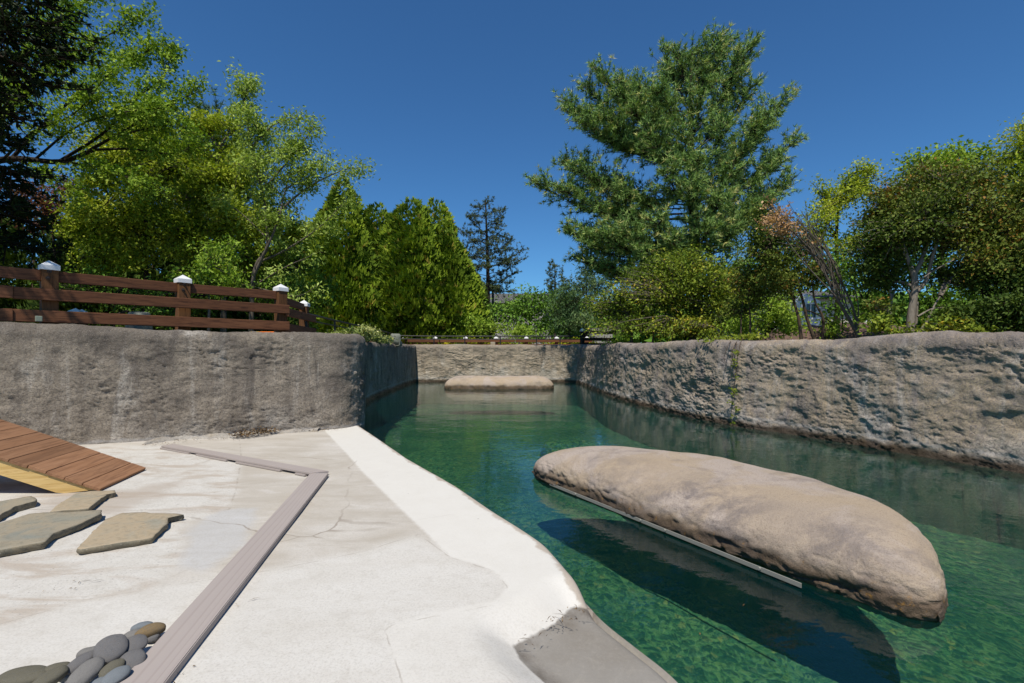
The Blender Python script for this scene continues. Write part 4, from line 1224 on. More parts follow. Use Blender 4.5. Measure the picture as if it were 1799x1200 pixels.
# grey boarded building behind the spruce
gb = empty('boarded_building', 'weathered grey building with upright boards behind the slender spruce', 'building', (float(P(890, 600, 34)[0]), 34, TZ))
gz = float(P(880, 532, 34)[2]) - TZ
for k in range(26):
    bm_obj('board', box_bm(0.235, 0.05, gz - 0.02 * (k % 3), 0.008), M['grey_wall'], gb, loc=(-3.0 + 0.24 * k, -0.01 * (k % 2), gz / 2))
rb = bmesh.new()
for vv in ((-3.4, -0.4, gz - 0.05), (3.6, -0.4, gz - 0.05), (3.6, 3, gz + 1.0), (-3.4, 3, gz + 1.0)): rb.verts.new(vv)
rb.verts.ensure_lookup_table(); rb.faces.new(rb.verts)
bmesh.ops.solidify(rb, geom=rb.faces[:], thickness=0.12)
bm_obj('roof', rb, M['roof'], gb)

# pale house behind the right-hand shrubs
HX, HY = float(P(1400, 600, 17)[0]), 17.0
hs = empty('house', 'pale clapboard house with white trim partly hidden behind the right-hand shrubs', 'building', (HX, HY, TZ))
def hz(v): return float(P(0, v, HY)[2]) - TZ
def hx(u): return float(P(u, 0, HY)[0]) - HX
body = bmesh.new()
box_bm(hx(1500) - hx(1292), 4.0, hz(523), 0, origin=((hx(1500) + hx(1292)) / 2, 2.1, hz(523) / 2), bm=body)
bm_obj('wall', body, M['siding'], hs)
zz = 0.05
while zz < hz(526):                                   # clapboards
    bm_obj('clapboard', box_bm(hx(1500) - hx(1292), 0.03, 0.135, 0.004), M['siding'], hs, loc=((hx(1500) + hx(1292)) / 2, 0.085, zz + 0.07), rot=(0.07, 0, 0))
    zz += 0.14
rf = bmesh.new()
for vv in ((hx(1284), -0.35, hz(524)), (hx(1510), -0.35, hz(524)), (hx(1510), 2.6, hz(494)), (hx(1284), 2.6, hz(494))): rf.verts.new(vv)
rf.verts.ensure_lookup_table(); rf.faces.new(rf.verts)
bmesh.ops.solidify(rf, geom=rf.faces[:], thickness=0.10)
bm_obj('roof', rf, M['roof'], hs)
gw_ = bmesh.new()                                     # projecting gable wing
g0, g1, gt, ge = hx(1378), hx(1424), hz(519), hz(532)
pts = [(g0, 0), (g1, 0), (g1, ge), ((g0 + g1) / 2, gt), (g0, ge)]
fr_ = [gw_.verts.new((x, -0.55, z)) for x, z in pts]; bk_ = [gw_.verts.new((x, 0.06, z)) for x, z in pts]
gw_.faces.new(fr_); gw_.faces.new(bk_[::-1])
for i in range(5): gw_.faces.new([fr_[i], bk_[i], bk_[(i + 1) % 5], fr_[(i + 1) % 5]])
bm_obj('gable_wing', gw_, M['trim'], hs)
bm_obj('corner_board', box_bm(0.12, 0.06, ge, 0.005), M['trim'], hs, loc=(hx(1433), 0.04, ge / 2))
def window(x0, x1, v0, v1, y, frame='trim', mull=True):
    w, h = x1 - x0, hz(v0) - hz(v1)
    c = ((x0 + x1) / 2, y, (hz(v0) + hz(v1)) / 2)
    f = bmesh.new()
    t = 0.06
    for (sx, sz, ox, oz) in ((w + 2 * t, t, 0, h / 2 + t / 2), (w + 2 * t, t, 0, -h / 2 - t / 2), (t, h, -w / 2 - t / 2, 0), (t, h, w / 2 + t / 2, 0)):
        box_bm(sx, 0.07, sz, 0, origin=(ox, 0, oz), bm=f)
    wn_ = bm_obj('window', f, M[frame], hs, loc=c)
    bm_obj('pane', box_bm(w, 0.02, h, 0), M['glass'], wn_, loc=(0, 0.02, 0))
    if mull: bm_obj('mullion', box_bm(0.035, 0.03, h - 0.004, 0), M[frame], wn_, loc=(0, 0.004, 0))
window(hx(1398), hx(1414), 537, 560, -0.58)
window(hx(1421), hx(1431), 560, 584, 0.03, 'teal')
window(hx(1300), hx(1318), 566, 592, 0.03)
window(hx(1352), hx(1372), 568, 594, 0.03)
stair = bm_obj('stair_stringer', box_bm(1.35, 0.05, 0.16, 0.006), M['trim'], hs, loc=(hx(1466), -1.6, hz(572)), rot=(0, -math.atan2(38, 44), 0))

# brown bank of mulch under the dark tree
gx, gy = np.meshgrid(np.linspace(-1, 1, 40), np.linspace(-1, 1, 24))
hgt = np.clip(1 - gx ** 2, 0, 1) * np.clip(1 - gy ** 2, 0, 1)
bp = np.stack([8.2 + 3.0 * gx, 11.8 + 1.6 * gy, TZ - 0.03 + 0.75 * hgt ** 0.7], -1).reshape(-1, 3)
bp[:, 2] += 0.10 * fbm(bp * 2, 3, 0.5, 8) * hgt.ravel()
ii = np.arange(gx.size).reshape(gx.shape)
tag(mesh_np('earth_bank', bp, np.stack([ii[:-1, :-1], ii[:-1, 1:], ii[1:, 1:], ii[1:, :-1]], -1).reshape(-1, 4), M['brown_bank'], None, True), kind='structure')
# ---------------------------------------------------------------- vegetation
RNG = np.random.default_rng(11)

def leaf_quads(c, axis, normal, Ls, Ws, tint, soup, cup=0.12):
    axis = nrm(axis); side = nrm(np.cross(normal, axis)); up = np.cross(axis, side)
    Ls = Ls[:, None]; Ws = Ws[:, None]
    a = c - axis * Ls * 0.5
    b = c + side * Ws * 0.5 - axis * Ls * 0.06 + up * Ls * cup
    d = c - side * Ws * 0.5 - axis * Ls * 0.06 + up * Ls * cup
    t = c + axis * Ls * 0.5
    n = len(c)
    V = np.stack([a, b, t, d], 1).reshape(-1, 3)
    soup.add(V, np.arange(4 * n).reshape(n, 4), tint)

def leaf_tris(a, axis, side, Ls, Ws, tint, soup):
    s = side * (Ws * 0.5)[:, None]
    V = np.stack([a - s, a + s, a + axis * Ls[:, None]], 1).reshape(-1, 3)
    soup.add(V, np.arange(3 * len(a)).reshape(-1, 3), tint)

def twigs_and_leaves(org, tgt, rng, leafs, branch, m=16, LL=0.06, LW=0.03, spread=0.14, sag=0.0, upb=0.5, twr=0.008, tail=0.35, tjit=0.25, droop=0.0, tbase=None, hang=0.0):
    """org -> tgt twigs with leaves along their outer part"""
    N = len(org)
    if N == 0: return
    d = tgt - org
    ln = np.linalg.norm(d, axis=1)
    midp = org + d * 0.5 + rng.normal(0, 0.10, (N, 3)) * ln[:, None] + np.array([0, 0, 1.0]) * (sag * ln)[:, None]
    tt = np.linspace(0, 1, 5)
    B = ((1 - tt) ** 2)[None, :, None] * org[:, None] + (2 * tt * (1 - tt))[None, :, None] * midp[:, None] + (tt ** 2)[None, :, None] * tgt[:, None]
    B[:, -1, 2] -= droop * ln
    R = np.clip(twr * (0.5 + ln[:, None]), 0.004, 0.03) * np.linspace(1, 0.3, 5)[None, :]
    v, q = tubes(B, R, 3)
    branch.add(v, q)
    t = tail + (1.06 - tail) * rng.random((N, m)) ** 0.8
    c = ((1 - t) ** 2)[..., None] * org[:, None] + (2 * t * (1 - t))[..., None] * midp[:, None] + (t ** 2)[..., None] * tgt[:, None]
    c[..., 2] -= droop * ln[:, None] * t ** 2
    c = c + rng.normal(0, 1, (N, m, 3)) * spread * np.array([1, 1, 0.75])
    if hang: c[..., 2] -= hang * rng.random((N, m)) ** 1.5
    dn = nrm(d)[:, None, :].repeat(m, 1)
    ax = nrm(dn * 0.6 + rng.normal(0, 0.7, (N, m, 3)) + np.array([0, 0, -0.25 - 2 * hang]))
    no = nrm(np.array([0, 0, upb]) + rng.normal(0, 0.55, (N, m, 3)))
    sc = rng.uniform(0.5, 1.4, (N, m))
    base = rng.random((N, 1)) if tbase is None else tbase[:, None]
    tint = np.clip(base * 0.78 + 0.10 + rng.normal(0, tjit, (N, m)), 0, 1)
    leaf_quads(c.reshape(-1, 3), ax.reshape(-1, 3), no.reshape(-1, 3), (sc * LL).ravel(), (sc * LW).ravel(), tint.ravel(), leafs)

def B(u, v, y, ru, rv, n, depth=0.9):
    """a foliage mass surveyed at pixel (u,v), distance y, radii in pixels, n twigs"""
    return (P(u, v, y), np.array([ru * y / F, ru * y / F * depth, rv * y / F]), n)

def in_blob(blob, rng, shell=0.42):
    c, r, n = blob
    k = max(3, int(n / 6.0))
    d = nrm(rng.normal(0, 1, (k, 3)))
    cl = c + d * r * (rng.random((k, 1)) ** shell) * (0.85 + 0.3 * rng.random((k, 1)))
    g = rng.integers(0, k, n)                     # twigs gather in clumps with gaps between
    return cl[g] + rng.normal(0, 1, (n, 3)) * (0.11 * r + 0.03) * np.array([1.15, 1.15, 0.7])

def broadleaf(name, label, cat, stems, blobs, leaf, bark, seed, m=16, LL=0.06, LW=0.03, spread=0.13, sag=0.05, droop=0.0, limbs=(), group=None, twr=0.008, upb=0.5, tjit=0.15, limb_sp=1.0, limb_r=0.03, hang=0.0, tail=0.35, crown='crown', extra=None):
    """stems: list of (points, r0, r1); blobs: foliage masses, each fed by a limb; limbs: explicit (points, r0, r1, n, spread)"""
    rng = np.random.default_rng(seed)
    base = stems[0][0][0] if stems else blobs[0][0]
    root = empty(name, label, cat, (float(base[0]), float(base[1]), float(base[2])), group=group)
    wood, tw, lf = Soup(), Soup(), Soup()
    paths = []
    for pts, r0, r1 in stems:
        p = wood.tube([np.array(x, float) for x in pts], r0, r1, 9, n=max(10, len(pts) * 6), power=0.8)
        p0 = p
        paths.append((p, r0, r1))
    allp = np.vstack([p for p, _, _ in paths]) if paths else None
    for blob in blobs:
        c, r, n = blob
        if allp is not None:
            dd = np.linalg.norm(allp - c, axis=1) + np.where(allp[:, 2] > c[2] - 0.1 * r[2], 3.0, 0.0) + 0.25 * np.abs(allp[:, 2] - (c[2] - r[2] * 0.8))
            s = allp[np.argmin(dd)]
        else:
            s = c - np.array([0, 0, r[2]])
        nl = 3 if n > 60 else 1
        tg = in_blob(blob, rng)
        ends = [c] if nl == 1 else [c + r * 0.55 * nrm(rng.normal(0, 1, 3)) for _ in range(nl)]
        lp_ = []
        for e in ends:
            mid = s * 0.5 + e * 0.5 + np.array([0, 0, 0.10 * np.linalg.norm(e - s)]) + rng.normal(0, 0.05, 3) * np.linalg.norm(e - s)
            lp_.append(tw.tube([s, mid, e], limb_r, limb_r * 0.3, 5, n=10))
        lpa = np.vstack([x[3:] for x in lp_])
        # start every twig from one of the nearest limb points
        D = np.linalg.norm(tg[:, None] - lpa[None], axis=2) + 0.4 * np.maximum(lpa[None, :, 2] - tg[:, None, 2], 0)
        org = lpa[np.argmin(D + rng.random(D.shape) * 0.25 * D.min(1, keepdims=True), axis=1)]
        tb = np.clip(0.5 + 0.9 * fbm(tg * 1.3, 2, 0.5, seed) + rng.normal(0, 0.16, len(tg)), 0, 1)
        twigs_and_leaves(org, tg, rng, lf, tw, m, LL, LW, spread, sag, upb, twr, tail, tjit, droop, tb, hang)
    for pts, r0, r1, n, sp in limbs:
        p = tw.tube([np.array(x, float) for x in pts], r0, r1, 6, n=max(12, 5 * len(pts)))
        if n == 0: continue
        k = (0.22 + 0.78 * rng.random(n) ** 0.8) * (len(p) - 1)
        i0 = np.minimum(k.astype(int), len(p) - 2)
        o = p[i0] + (p[i0 + 1] - p[i0]) * (k - i0)[:, None]
        dirn = nrm(p[i0 + 1] - p[i0])
        tg = o + nrm(dirn * 0.9 + rng.normal(0, 0.75, (n, 3)) * np.array([1, 1, 0.75]) + [0, 0, 0.12]) * (sp * limb_sp * rng.uniform(0.35, 1.15, (n, 1)))
        twigs_and_leaves(o, tg, rng, lf, tw, m, LL, LW, spread, sag, upb, twr, tail, tjit, droop, None, hang)
    inv = Matrix.Translation(root.location).inverted()
    parts = [wood.obj('trunk', M[bark], root), tw.obj('branches', M[bark], root, kind='stuff'), lf.obj(crown, L[leaf], root, smooth=False, kind='stuff')]
    if extra:
        es, en, em = extra
        parts.append(es.obj(en, em, root, smooth=False, kind='stuff'))
    for o in parts:
        if o: o.matrix_parent_inverse = inv
    return root

# ---- arborvitae: cones of fanned sprays
def arborvitae(label, u, vt, y, hw, leaf='arbor', seed=0, n=4200, dome=0.9, vb=600, group='conical arborvitae behind the railing', LL=0.275, name='arborvitae'):
    rng = np.random.default_rng(seed)
    top, bot = P(u, vt, y), P(u, vb, y)
    H = top[2] - TZ; R = hw * y / F
    if y < 20: LL *= 0.8
    base = np.array([top[0], y, TZ])
    root = empty(name, label, 'tree', tuple(base), group=group)
    tr, lf = Soup(), Soup()
    tr.tube([(0, 0, 0), (0, 0, H * 0.5), (0, 0, H * 0.93)], 0.09, 0.015, 8)
    def prof_(t): return R * np.clip((1 - t), 0, 1) ** dome * np.clip(0.82 + 1.2 * t, 0, 1)
    t = 1 - np.sqrt(rng.random(n * 2)) * 0.995
    t = t[:n]
    th = rng.uniform(0, 2 * math.pi, n)
    pos0 = np.stack([np.cos(th) * R * 1.3, np.sin(th) * R * 1.3, t * H], 1)
    lump = 1 + 0.55 * fbm(pos0 * np.array([1.25, 1.25, 1.0]), 4, 0.62, seed + 1)
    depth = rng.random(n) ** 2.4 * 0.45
    r = prof_(t) * lump * (1 - depth)
    c = np.stack([np.cos(th) * r, np.sin(th) * r, t * H * (1 + 0.0 * t)], 1)
    out = np.stack([np.cos(th), np.sin(th), np.zeros(n)], 1)
    tan = np.stack([-np.sin(th), np.cos(th), np.zeros(n)], 1)
    m = 5
    fan = np.linspace(-0.9, 0.9, m)[None, :] + rng.normal(0, 0.18, (n, m))
    ori = rng.uniform(-0.9, 0.9, n)                       # fan plane between radial-vertical and tangent
    pl = nrm(out * np.cos(ori)[:, None] + tan * np.sin(ori)[:, None])
    tilt = rng.uniform(0.45, 1.25, n)
    main = nrm(out * np.cos(tilt)[:, None] * 0.9 + np.array([0, 0, 1.0]) * np.sin(tilt)[:, None])
    oth = nrm(np.cross(np.cross(main, pl) + 1e-6, main))
    ax = main[:, None] * np.cos(fan)[..., None] + oth[:, None] * np.sin(fan)[..., None]
    nor = nrm(np.cross(main, oth))[:, None].repeat(m, 1) + rng.normal(0, 0.25, (n, m, 3))
    sc = rng.uniform(0.6, 1.2, (n, m)) * (LL * (0.55 + 0.45 * np.clip(prof_(t) / R * 1.6, 0.3, 1)))[:, None]
    cc = c[:, None] + ax * sc[..., None] * 0.62
    tb = np.clip(0.5 + 0.8 * fbm(c * 1.4 + 7, 3, 0.6, seed + 5) - 0.35 * depth[:, ] + rng.normal(0, 0.12, n), 0, 1)  # inner sprays tinted darker: shade of the recesses painted in
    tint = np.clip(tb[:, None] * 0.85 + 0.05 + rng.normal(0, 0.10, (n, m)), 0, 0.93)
    tint = np.where(rng.random((n, 1)) < 0.03, 1.0, tint)
    leaf_quads(cc.reshape(-1, 3), ax.reshape(-1, 3), nor.reshape(-1, 3), sc.ravel(), (sc * 0.42).ravel(), tint.ravel(), lf)
    tr.obj('trunk', M['bark_brown'], root); lf.obj('crown', L[leaf], root, smooth=False, kind='stuff')
    return root

# ---- conifer with explicit or whorled limbs and needle tufts
def needle_limbs(limbs, rng, lf, tw, density, blen, nl, nw, tk, tsp=0.11, flat=0.5, start=0.25, tip_tint=0.0, lr0=0.05, drop=0.0):
    """limbs: list of polylines; every limb carries side sprays with needle tufts"""
    for pts in limbs:
        pts = np.array(pts, float)
        Ln = np.linalg.norm(pts[-1] - pts[0])
        p = tw.tube(list(pts), lr0 * (0.4 + 0.12 * Ln), 0.012, 5, n=14)
        nb = max(4, int(density * Ln))
        k = (start + (1.0 - start) * rng.random(nb) ** 0.85) * (len(p) - 1)
        i0 = np.minimum(k.astype(int), len(p) - 2)
        o = p[i0] + (p[i0 + 1] - p[i0]) * (k - i0)[:, None]
        d = nrm(p[i0 + 1] - p[i0])
        side = rng.normal(0, 1, (nb, 3)) * np.array([1, 1, flat])
        dirn = nrm(d * 0.75 + nrm(side) * 0.8 + np.array([0, 0, 0.18 - drop]))
        ln = blen * rng.uniform(0.45, 1.1, nb) * (0.6 + 0.6 * np.sin(np.clip(k / (len(p) - 1), 0, 1) * math.pi * 0.9))
        e = o + dirn * ln[:, None]
        e[:, 2] += 0.10 * ln
        Bp = np.stack([o, (o + e) / 2 - np.array([0, 0, 0.04]), e], 1)
        v, q = tubes(Bp, np.full((nb, 3), 0.011) * np.array([1, 0.8, 0.5]), 3)
        tw.add(v, q)
        nt = np.maximum(2, (ln / tsp).astype(int))
        bi = np.repeat(np.arange(nb), nt)
        f = rng.random(len(bi)) * 0.85 + 0.2
        c = o[bi] + (e - o)[bi] * f[:, None] + rng.normal(0, 0.035, (len(bi), 3))
        N = len(bi)
        tb = np.clip(0.45 + 0.28 * rng.normal(0, 1, N) + 0.25 * (f - 0.5), 0, 0.9)
        tb = np.where(rng.random(N) < tip_tint * (f > 0.9), 1.0, tb)
        ax = nrm(dirn[bi][:, None] * 0.75 + rng.normal(0, 0.62, (N, tk, 3)))
        sd = nrm(np.cross(ax, rng.normal(0, 1, (N, tk, 3))))
        leaf_tris(np.repeat(c, tk, 0), ax.reshape(-1, 3), sd.reshape(-1, 3), nl * rng.uniform(0.7, 1.2, N * tk), np.full(N * tk, nw),
                  np.clip(np.repeat(tb, tk) + rng.normal(0, 0.07, N * tk), 0, 1), lf)

def conifer(name, label, base, trunk_pts, r0, limbs, leaf, bark, seed, density=9, blen=0.8, nl=0.2, nw=0.02, tk=10, group=None, **kw):
    rng = np.random.default_rng(seed)
    root = empty(name, label, 'tree', tuple(base), group=group)
    wood, tw, lf = Soup(), Soup(), Soup()
    wood.tube([np.array(x, float) for x in trunk_pts], r0, 0.03, 10, n=20)
    needle_limbs(limbs, rng, lf, tw, density, blen, nl, nw, tk, **kw)
    inv = Matrix.Translation(root.location).inverted()
    for o in (wood.obj('trunk', M[bark], root), tw.obj('branches', M[bark], root, kind='stuff'), lf.obj('crown', L[leaf], root, smooth=False, kind='stuff')):
        if o: o.matrix_parent_inverse = inv
    return root

def whorl_limbs(axis_pts, lenf, n, rng, up=0.25, sag=0.15, t0=0.15, gaps=0.0):
    p = resample(axis_pts, 60)
    out = []
    for i in range(n):
        t = t0 + (1 - t0) * (i + rng.random()) / n
        if rng.random() < gaps: continue
        o = p[min(59, int(t * 59))]
        th = i * 2.4 + rng.uniform(-0.5, 0.5)
        ln = lenf(t) * rng.uniform(0.7, 1.15)
        d = np.array([math.cos(th), math.sin(th), 0])
        out.append([o, o + d * ln * 0.5 + np.array([0, 0, up * ln * 0.4]), o + d * ln + np.array([0, 0, (up - sag) * ln])])
    return out

# ---- the big white pine
PY = 14.5
def pine_limb(ou, ov, tu, tv, dy=0.0, bow=0.0):
    o = P(ou, ov, PY); t = P(tu, tv, PY + dy * 0.62)
    mdl = o * 0.42 + t * 0.58 + np.array([0, 0, bow - 0.11 * np.linalg.norm(t - o)])
    return [o, mdl, t]
pl = [pine_limb(*a) for a in [
    (1212, 300, 998, 178, -0.5), (1213, 270, 1030, 155, 0.6), (1213, 285, 1062, 205, -1.2), (1213, 270, 1112, 195, -1.8), (1213, 300, 1085, 232, -1.0), (1213, 280, 1040, 200, 1.0), (1216, 350, 1012, 300, -0.6), (1218, 385, 985, 332, -0.5), (1220, 445, 1022, 420, -1.0), (1217, 360, 1060, 318, 1.0), (1220, 440, 1070, 392, -1.2), (1213, 250, 1092, 145, -0.6), (1217, 365, 1090, 335, -1.4), (1218, 400, 1075, 370, 0.6), (1216, 330, 1330, 235, -0.8), (1219, 420, 1330, 345, 0.6), (1212, 280, 1010, 205, -1.0), (1212, 255, 1050, 122, 0.3), (1212, 240, 1085, 165, -1.5), (1212, 200, 1120, 150, -0.8),
    (1213, 190, 1168, 92, 0.0), (1213, 200, 1195, 95, -0.8), (1215, 170, 1215, 92, 0.2), (1214, 200, 1254, 72, 0.0), (1214, 210, 1272, 74, 0.6), (1222, 230, 1318, 78, 0.0), (1216, 240, 1300, 100, -0.8),
    (1216, 270, 1320, 150, -0.4), (1216, 320, 1382, 170, 0.0), (1216, 330, 1350, 205, -1.2), (1218, 345, 1394, 248, 0.4), (1218, 355, 1365, 288, -1.0), (1220, 410, 1388, 316, 0.2), (1220, 425, 1352, 350, -1.2), (1222, 440, 1320, 370, -1.8),
    (1215, 335, 988, 284, 0.6), (1217, 375, 942, 322, 0.0), (1218, 385, 1010, 335, 1.2), (1220, 435, 992, 402, -0.6), (1220, 440, 1030, 405, 0.9), (1221, 445, 1060, 415, -1.8), (1222, 485, 1016, 450, 0.0), (1222, 480, 1060, 462, -1.2), (1222, 490, 1040, 470, 1.5),
    (1214, 230, 1160, 160, -2.6), (1214, 260, 1230, 170, -2.6), (1215, 300, 1140, 235, -3.0), (1215, 310, 1200, 225, -3.3), (1216, 320, 1270, 225, -3.0), (1216, 350, 1225, 280, -3.6), (1217, 365, 1290, 300, -3.0), (1217, 360, 1170, 300, -3.3),
    (1218, 400, 1210, 330, -3.8), (1219, 410, 1265, 350, -3.6), (1219, 410, 1150, 390, -3.2), (1220, 440, 1240, 395, -3.9), (1220, 440, 1100, 400, -2.6), (1221, 450, 1180, 420, -3.6), (1221, 460, 1290, 400, -3.0), (1222, 470, 1130, 440, -3.0),
    (1214, 250, 1150, 170, 2.4), (1214, 270, 1270, 180, 2.4), (1216, 340, 1290, 270, 2.8), (1219, 410, 1280, 350, 3.0), (1214, 180, 1230, 120, 1.5), (1214, 200, 1180, 130, 1.5), (1222, 470, 1200, 430, 3.2),
    (1222, 500, 1110, 480, -2.0), (1222, 500, 1290, 470, -2.0), (1222, 500, 1200, 470, -3.2)]]
pb = P(1225, 600, PY); pb[2] = TZ
conifer('white_pine', 'tall spreading white pine with long soft needles towering over the bushes right of centre', pb,
        [pb, P(1222, 480, PY), P(1218, 350, PY), P(1213, 230, PY), P(1214, 130, PY), P(1216, 90, PY)], 0.24, pl, 'pine', 'bark_dark', 21,
        density=24, blen=0.64, nl=0.145, nw=0.021, tk=9, tsp=0.082, flat=0.45, start=0.24, tip_tint=0.25, lr0=0.035)

# ---- slender spruce left of the lamp pole
sy = 26.0
rng0 = np.random.default_rng(5)
sb = P(857, 600, sy); sb[2] = TZ
sax = [P(857, 590, sy), P(857, 480, sy), P(853, 352, sy)]
sl_ = whorl_limbs(sax, lambda t: 0.35 + 1.75 * (1 - t) ** 0.75 * min(1, 0.3 + 2.2 * t), 46, rng0, up=0.30, sag=0.22, t0=0.30, gaps=0.1)
for (ou, ov, tu, tv, dy) in ((857, 470, 920, 438, 0), (857, 490, 916, 455, -0.5), (857, 450, 898, 420, 0.4), (857, 500, 905, 478, 0.6), (857, 440, 812, 405, 0), (857, 470, 808, 430, 0.6), (857, 500, 812, 470, -0.6), (855, 400, 884, 372, 0), (855, 410, 826, 382, 0)):
    o, t = P(ou, ov, sy), P(tu, tv, sy + dy)
    sl_.append([o, (o + t) / 2 - np.array([0, 0, 0.12]), t])
conifer('spruce', 'slender dark spruce with a bare lower trunk standing alone in the gap of open sky', sb, [sb] + sax, 0.16, sl_, 'hemlock', 'bark_dark', 31,
        density=14, blen=0.55, nl=0.12, nw=0.028, tk=8, tsp=0.10, flat=0.35, start=0.25, lr0=0.03, drop=0.12)
for (u, v, y, hw, lb, sd) in ((975, 464, 34, 24, 'small dark conifer top rising behind the mid-green bushes', 41), (1000, 492, 33, 14, 'lower dark conifer tip just right of the small conifer top', 43), (1030, 480, 30, 14, 'thin dark conifer tip at the left foot of the big pine', 44)):
    b_ = P(u, 600, y); b_[2] = TZ
    ax_ = [P(u, 595, y), P(u, 520, y), P(u, v, y)]
    conifer('conifer', lb, b_, [b_] + ax_, 0.12, whorl_limbs(ax_, lambda t: 0.3 + hw * y / F * 1.5 * (1 - t), 26, rng0, up=0.5, sag=0.2, t0=0.3), 'hemlock', 'bark_dark', sd, density=14, blen=0.5, nl=0.16, nw=0.04, tk=8, tsp=0.12, lr0=0.03)

# ---- arborvitae row, left of centre
arborvitae('sharply pointed arborvitae, first of the bright row from the left', 602, 312, 22.6, 98, seed=101, n=11000, dome=0.74)
arborvitae('shorter arborvitae squeezed between its two taller bright neighbours', 662, 358, 23.4, 66, seed=102, n=9000, dome=0.55)
arborvitae('broad bright arborvitae with a rounded top', 722, 350, 23.0, 84, seed=103, n=11000, dome=0.50)
arborvitae('pointed arborvitae behind the rounded one', 764, 350, 24.2, 84, seed=107, n=9000, dome=0.60)
arborvitae('low arborvitae at the right end of the bright row', 786, 405, 23.2, 66, seed=104, n=7000, dome=0.58)
arborvitae('small dark arborvitae half behind the right end of the row', 822, 465, 25.0, 46, 'arbor_dark', seed=105, n=3600, dome=0.55)
arborvitae('arborvitae rising behind the willow-like tree', 535, 395, 22.0, 90, seed=106, n=9000, dome=0.55)
# dark conical evergreens behind the pale trees on the left
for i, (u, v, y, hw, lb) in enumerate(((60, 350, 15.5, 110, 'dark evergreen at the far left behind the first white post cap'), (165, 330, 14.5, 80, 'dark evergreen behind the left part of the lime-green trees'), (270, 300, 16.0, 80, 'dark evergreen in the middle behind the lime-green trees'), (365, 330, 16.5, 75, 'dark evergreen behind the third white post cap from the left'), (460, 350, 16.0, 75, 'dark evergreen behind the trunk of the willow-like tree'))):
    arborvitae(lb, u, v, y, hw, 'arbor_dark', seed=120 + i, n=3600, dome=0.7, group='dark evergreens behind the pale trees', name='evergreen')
# bluish pine behind
by = 19.0
for (u, v, lb, sd) in ((383, 200, 'bluish pine top showing behind the lime-green trees', 51), (348, 236, 'lower bluish pine left of the taller pine top', 52)):
    b_ = P(u, 600, by); b_[2] = TZ
    ax_ = [P(u - 4, 560, by), P(u, 350, by), P(u, v, by)]
    conifer('blue_pine', lb, b_, [b_] + ax_, 0.2, whorl_limbs(ax_, lambda t: 0.35 + 2.6 * (1 - t) ** 0.9, 40, rng0, up=0.75, sag=0.1, t0=0.35), 'blue_pine', 'bark_dark', sd, density=10, blen=0.8, nl=0.22, nw=0.025, tk=9, tsp=0.13)

# ---- lime-green trees behind the fence
ty = 12.0
def tp(u, v, y): return P(u, v, y)
def gb_(u, y): p = P(u, 600, y); p[2] = TZ; return p
broadleaf('lime_tree', 'tall lime-green leafy tree left of the willow-like one', 'tree', [([gb_(262, 12.5), P(258, 480, 12.5), P(250, 380, 12.4), P(255, 260, 12.4)], 0.09, 0.03), ([P(256, 470, 12.5), P(200, 380, 12), P(180, 300, 12)], 0.05, 0.02)],
    [B(262, 205, 12.4, 62, 38, 90), B(235, 262, 12.2, 90, 50, 220), B(185, 300, 11.8, 55, 55, 130), B(300, 300, 12, 70, 70, 240), B(215, 370, 11.6, 80, 60, 220), B(160, 400, 11.6, 40, 60, 90), B(280, 400, 11.5, 70, 55, 190), B(200, 450, 11.5, 70, 40, 120)],
    'lime', 'bark_dark', 201, m=30, LL=0.088, LW=0.044, spread=0.115)
broadleaf('lime_tree', 'lime-green leafy tree between the third post cap and the willow-like trunk', 'tree', [([gb_(392, 12), P(394, 480, 12), P(398, 380, 12), P(385, 260, 12)], 0.08, 0.02)],
    [B(385, 232, 12.2, 55, 50, 90), B(410, 300, 12, 65, 60, 190), B(350, 340, 11.8, 60, 60, 170), B(415, 390, 11.7, 60, 50, 160), B(340, 420, 11.6, 50, 40, 100), B(460, 440, 11.9, 60, 50, 120), B(500, 390, 12.2, 50, 50, 90)],
    'lime', 'bark_grey', 202, m=30, LL=0.085, LW=0.042, spread=0.115)
wy = 10.8
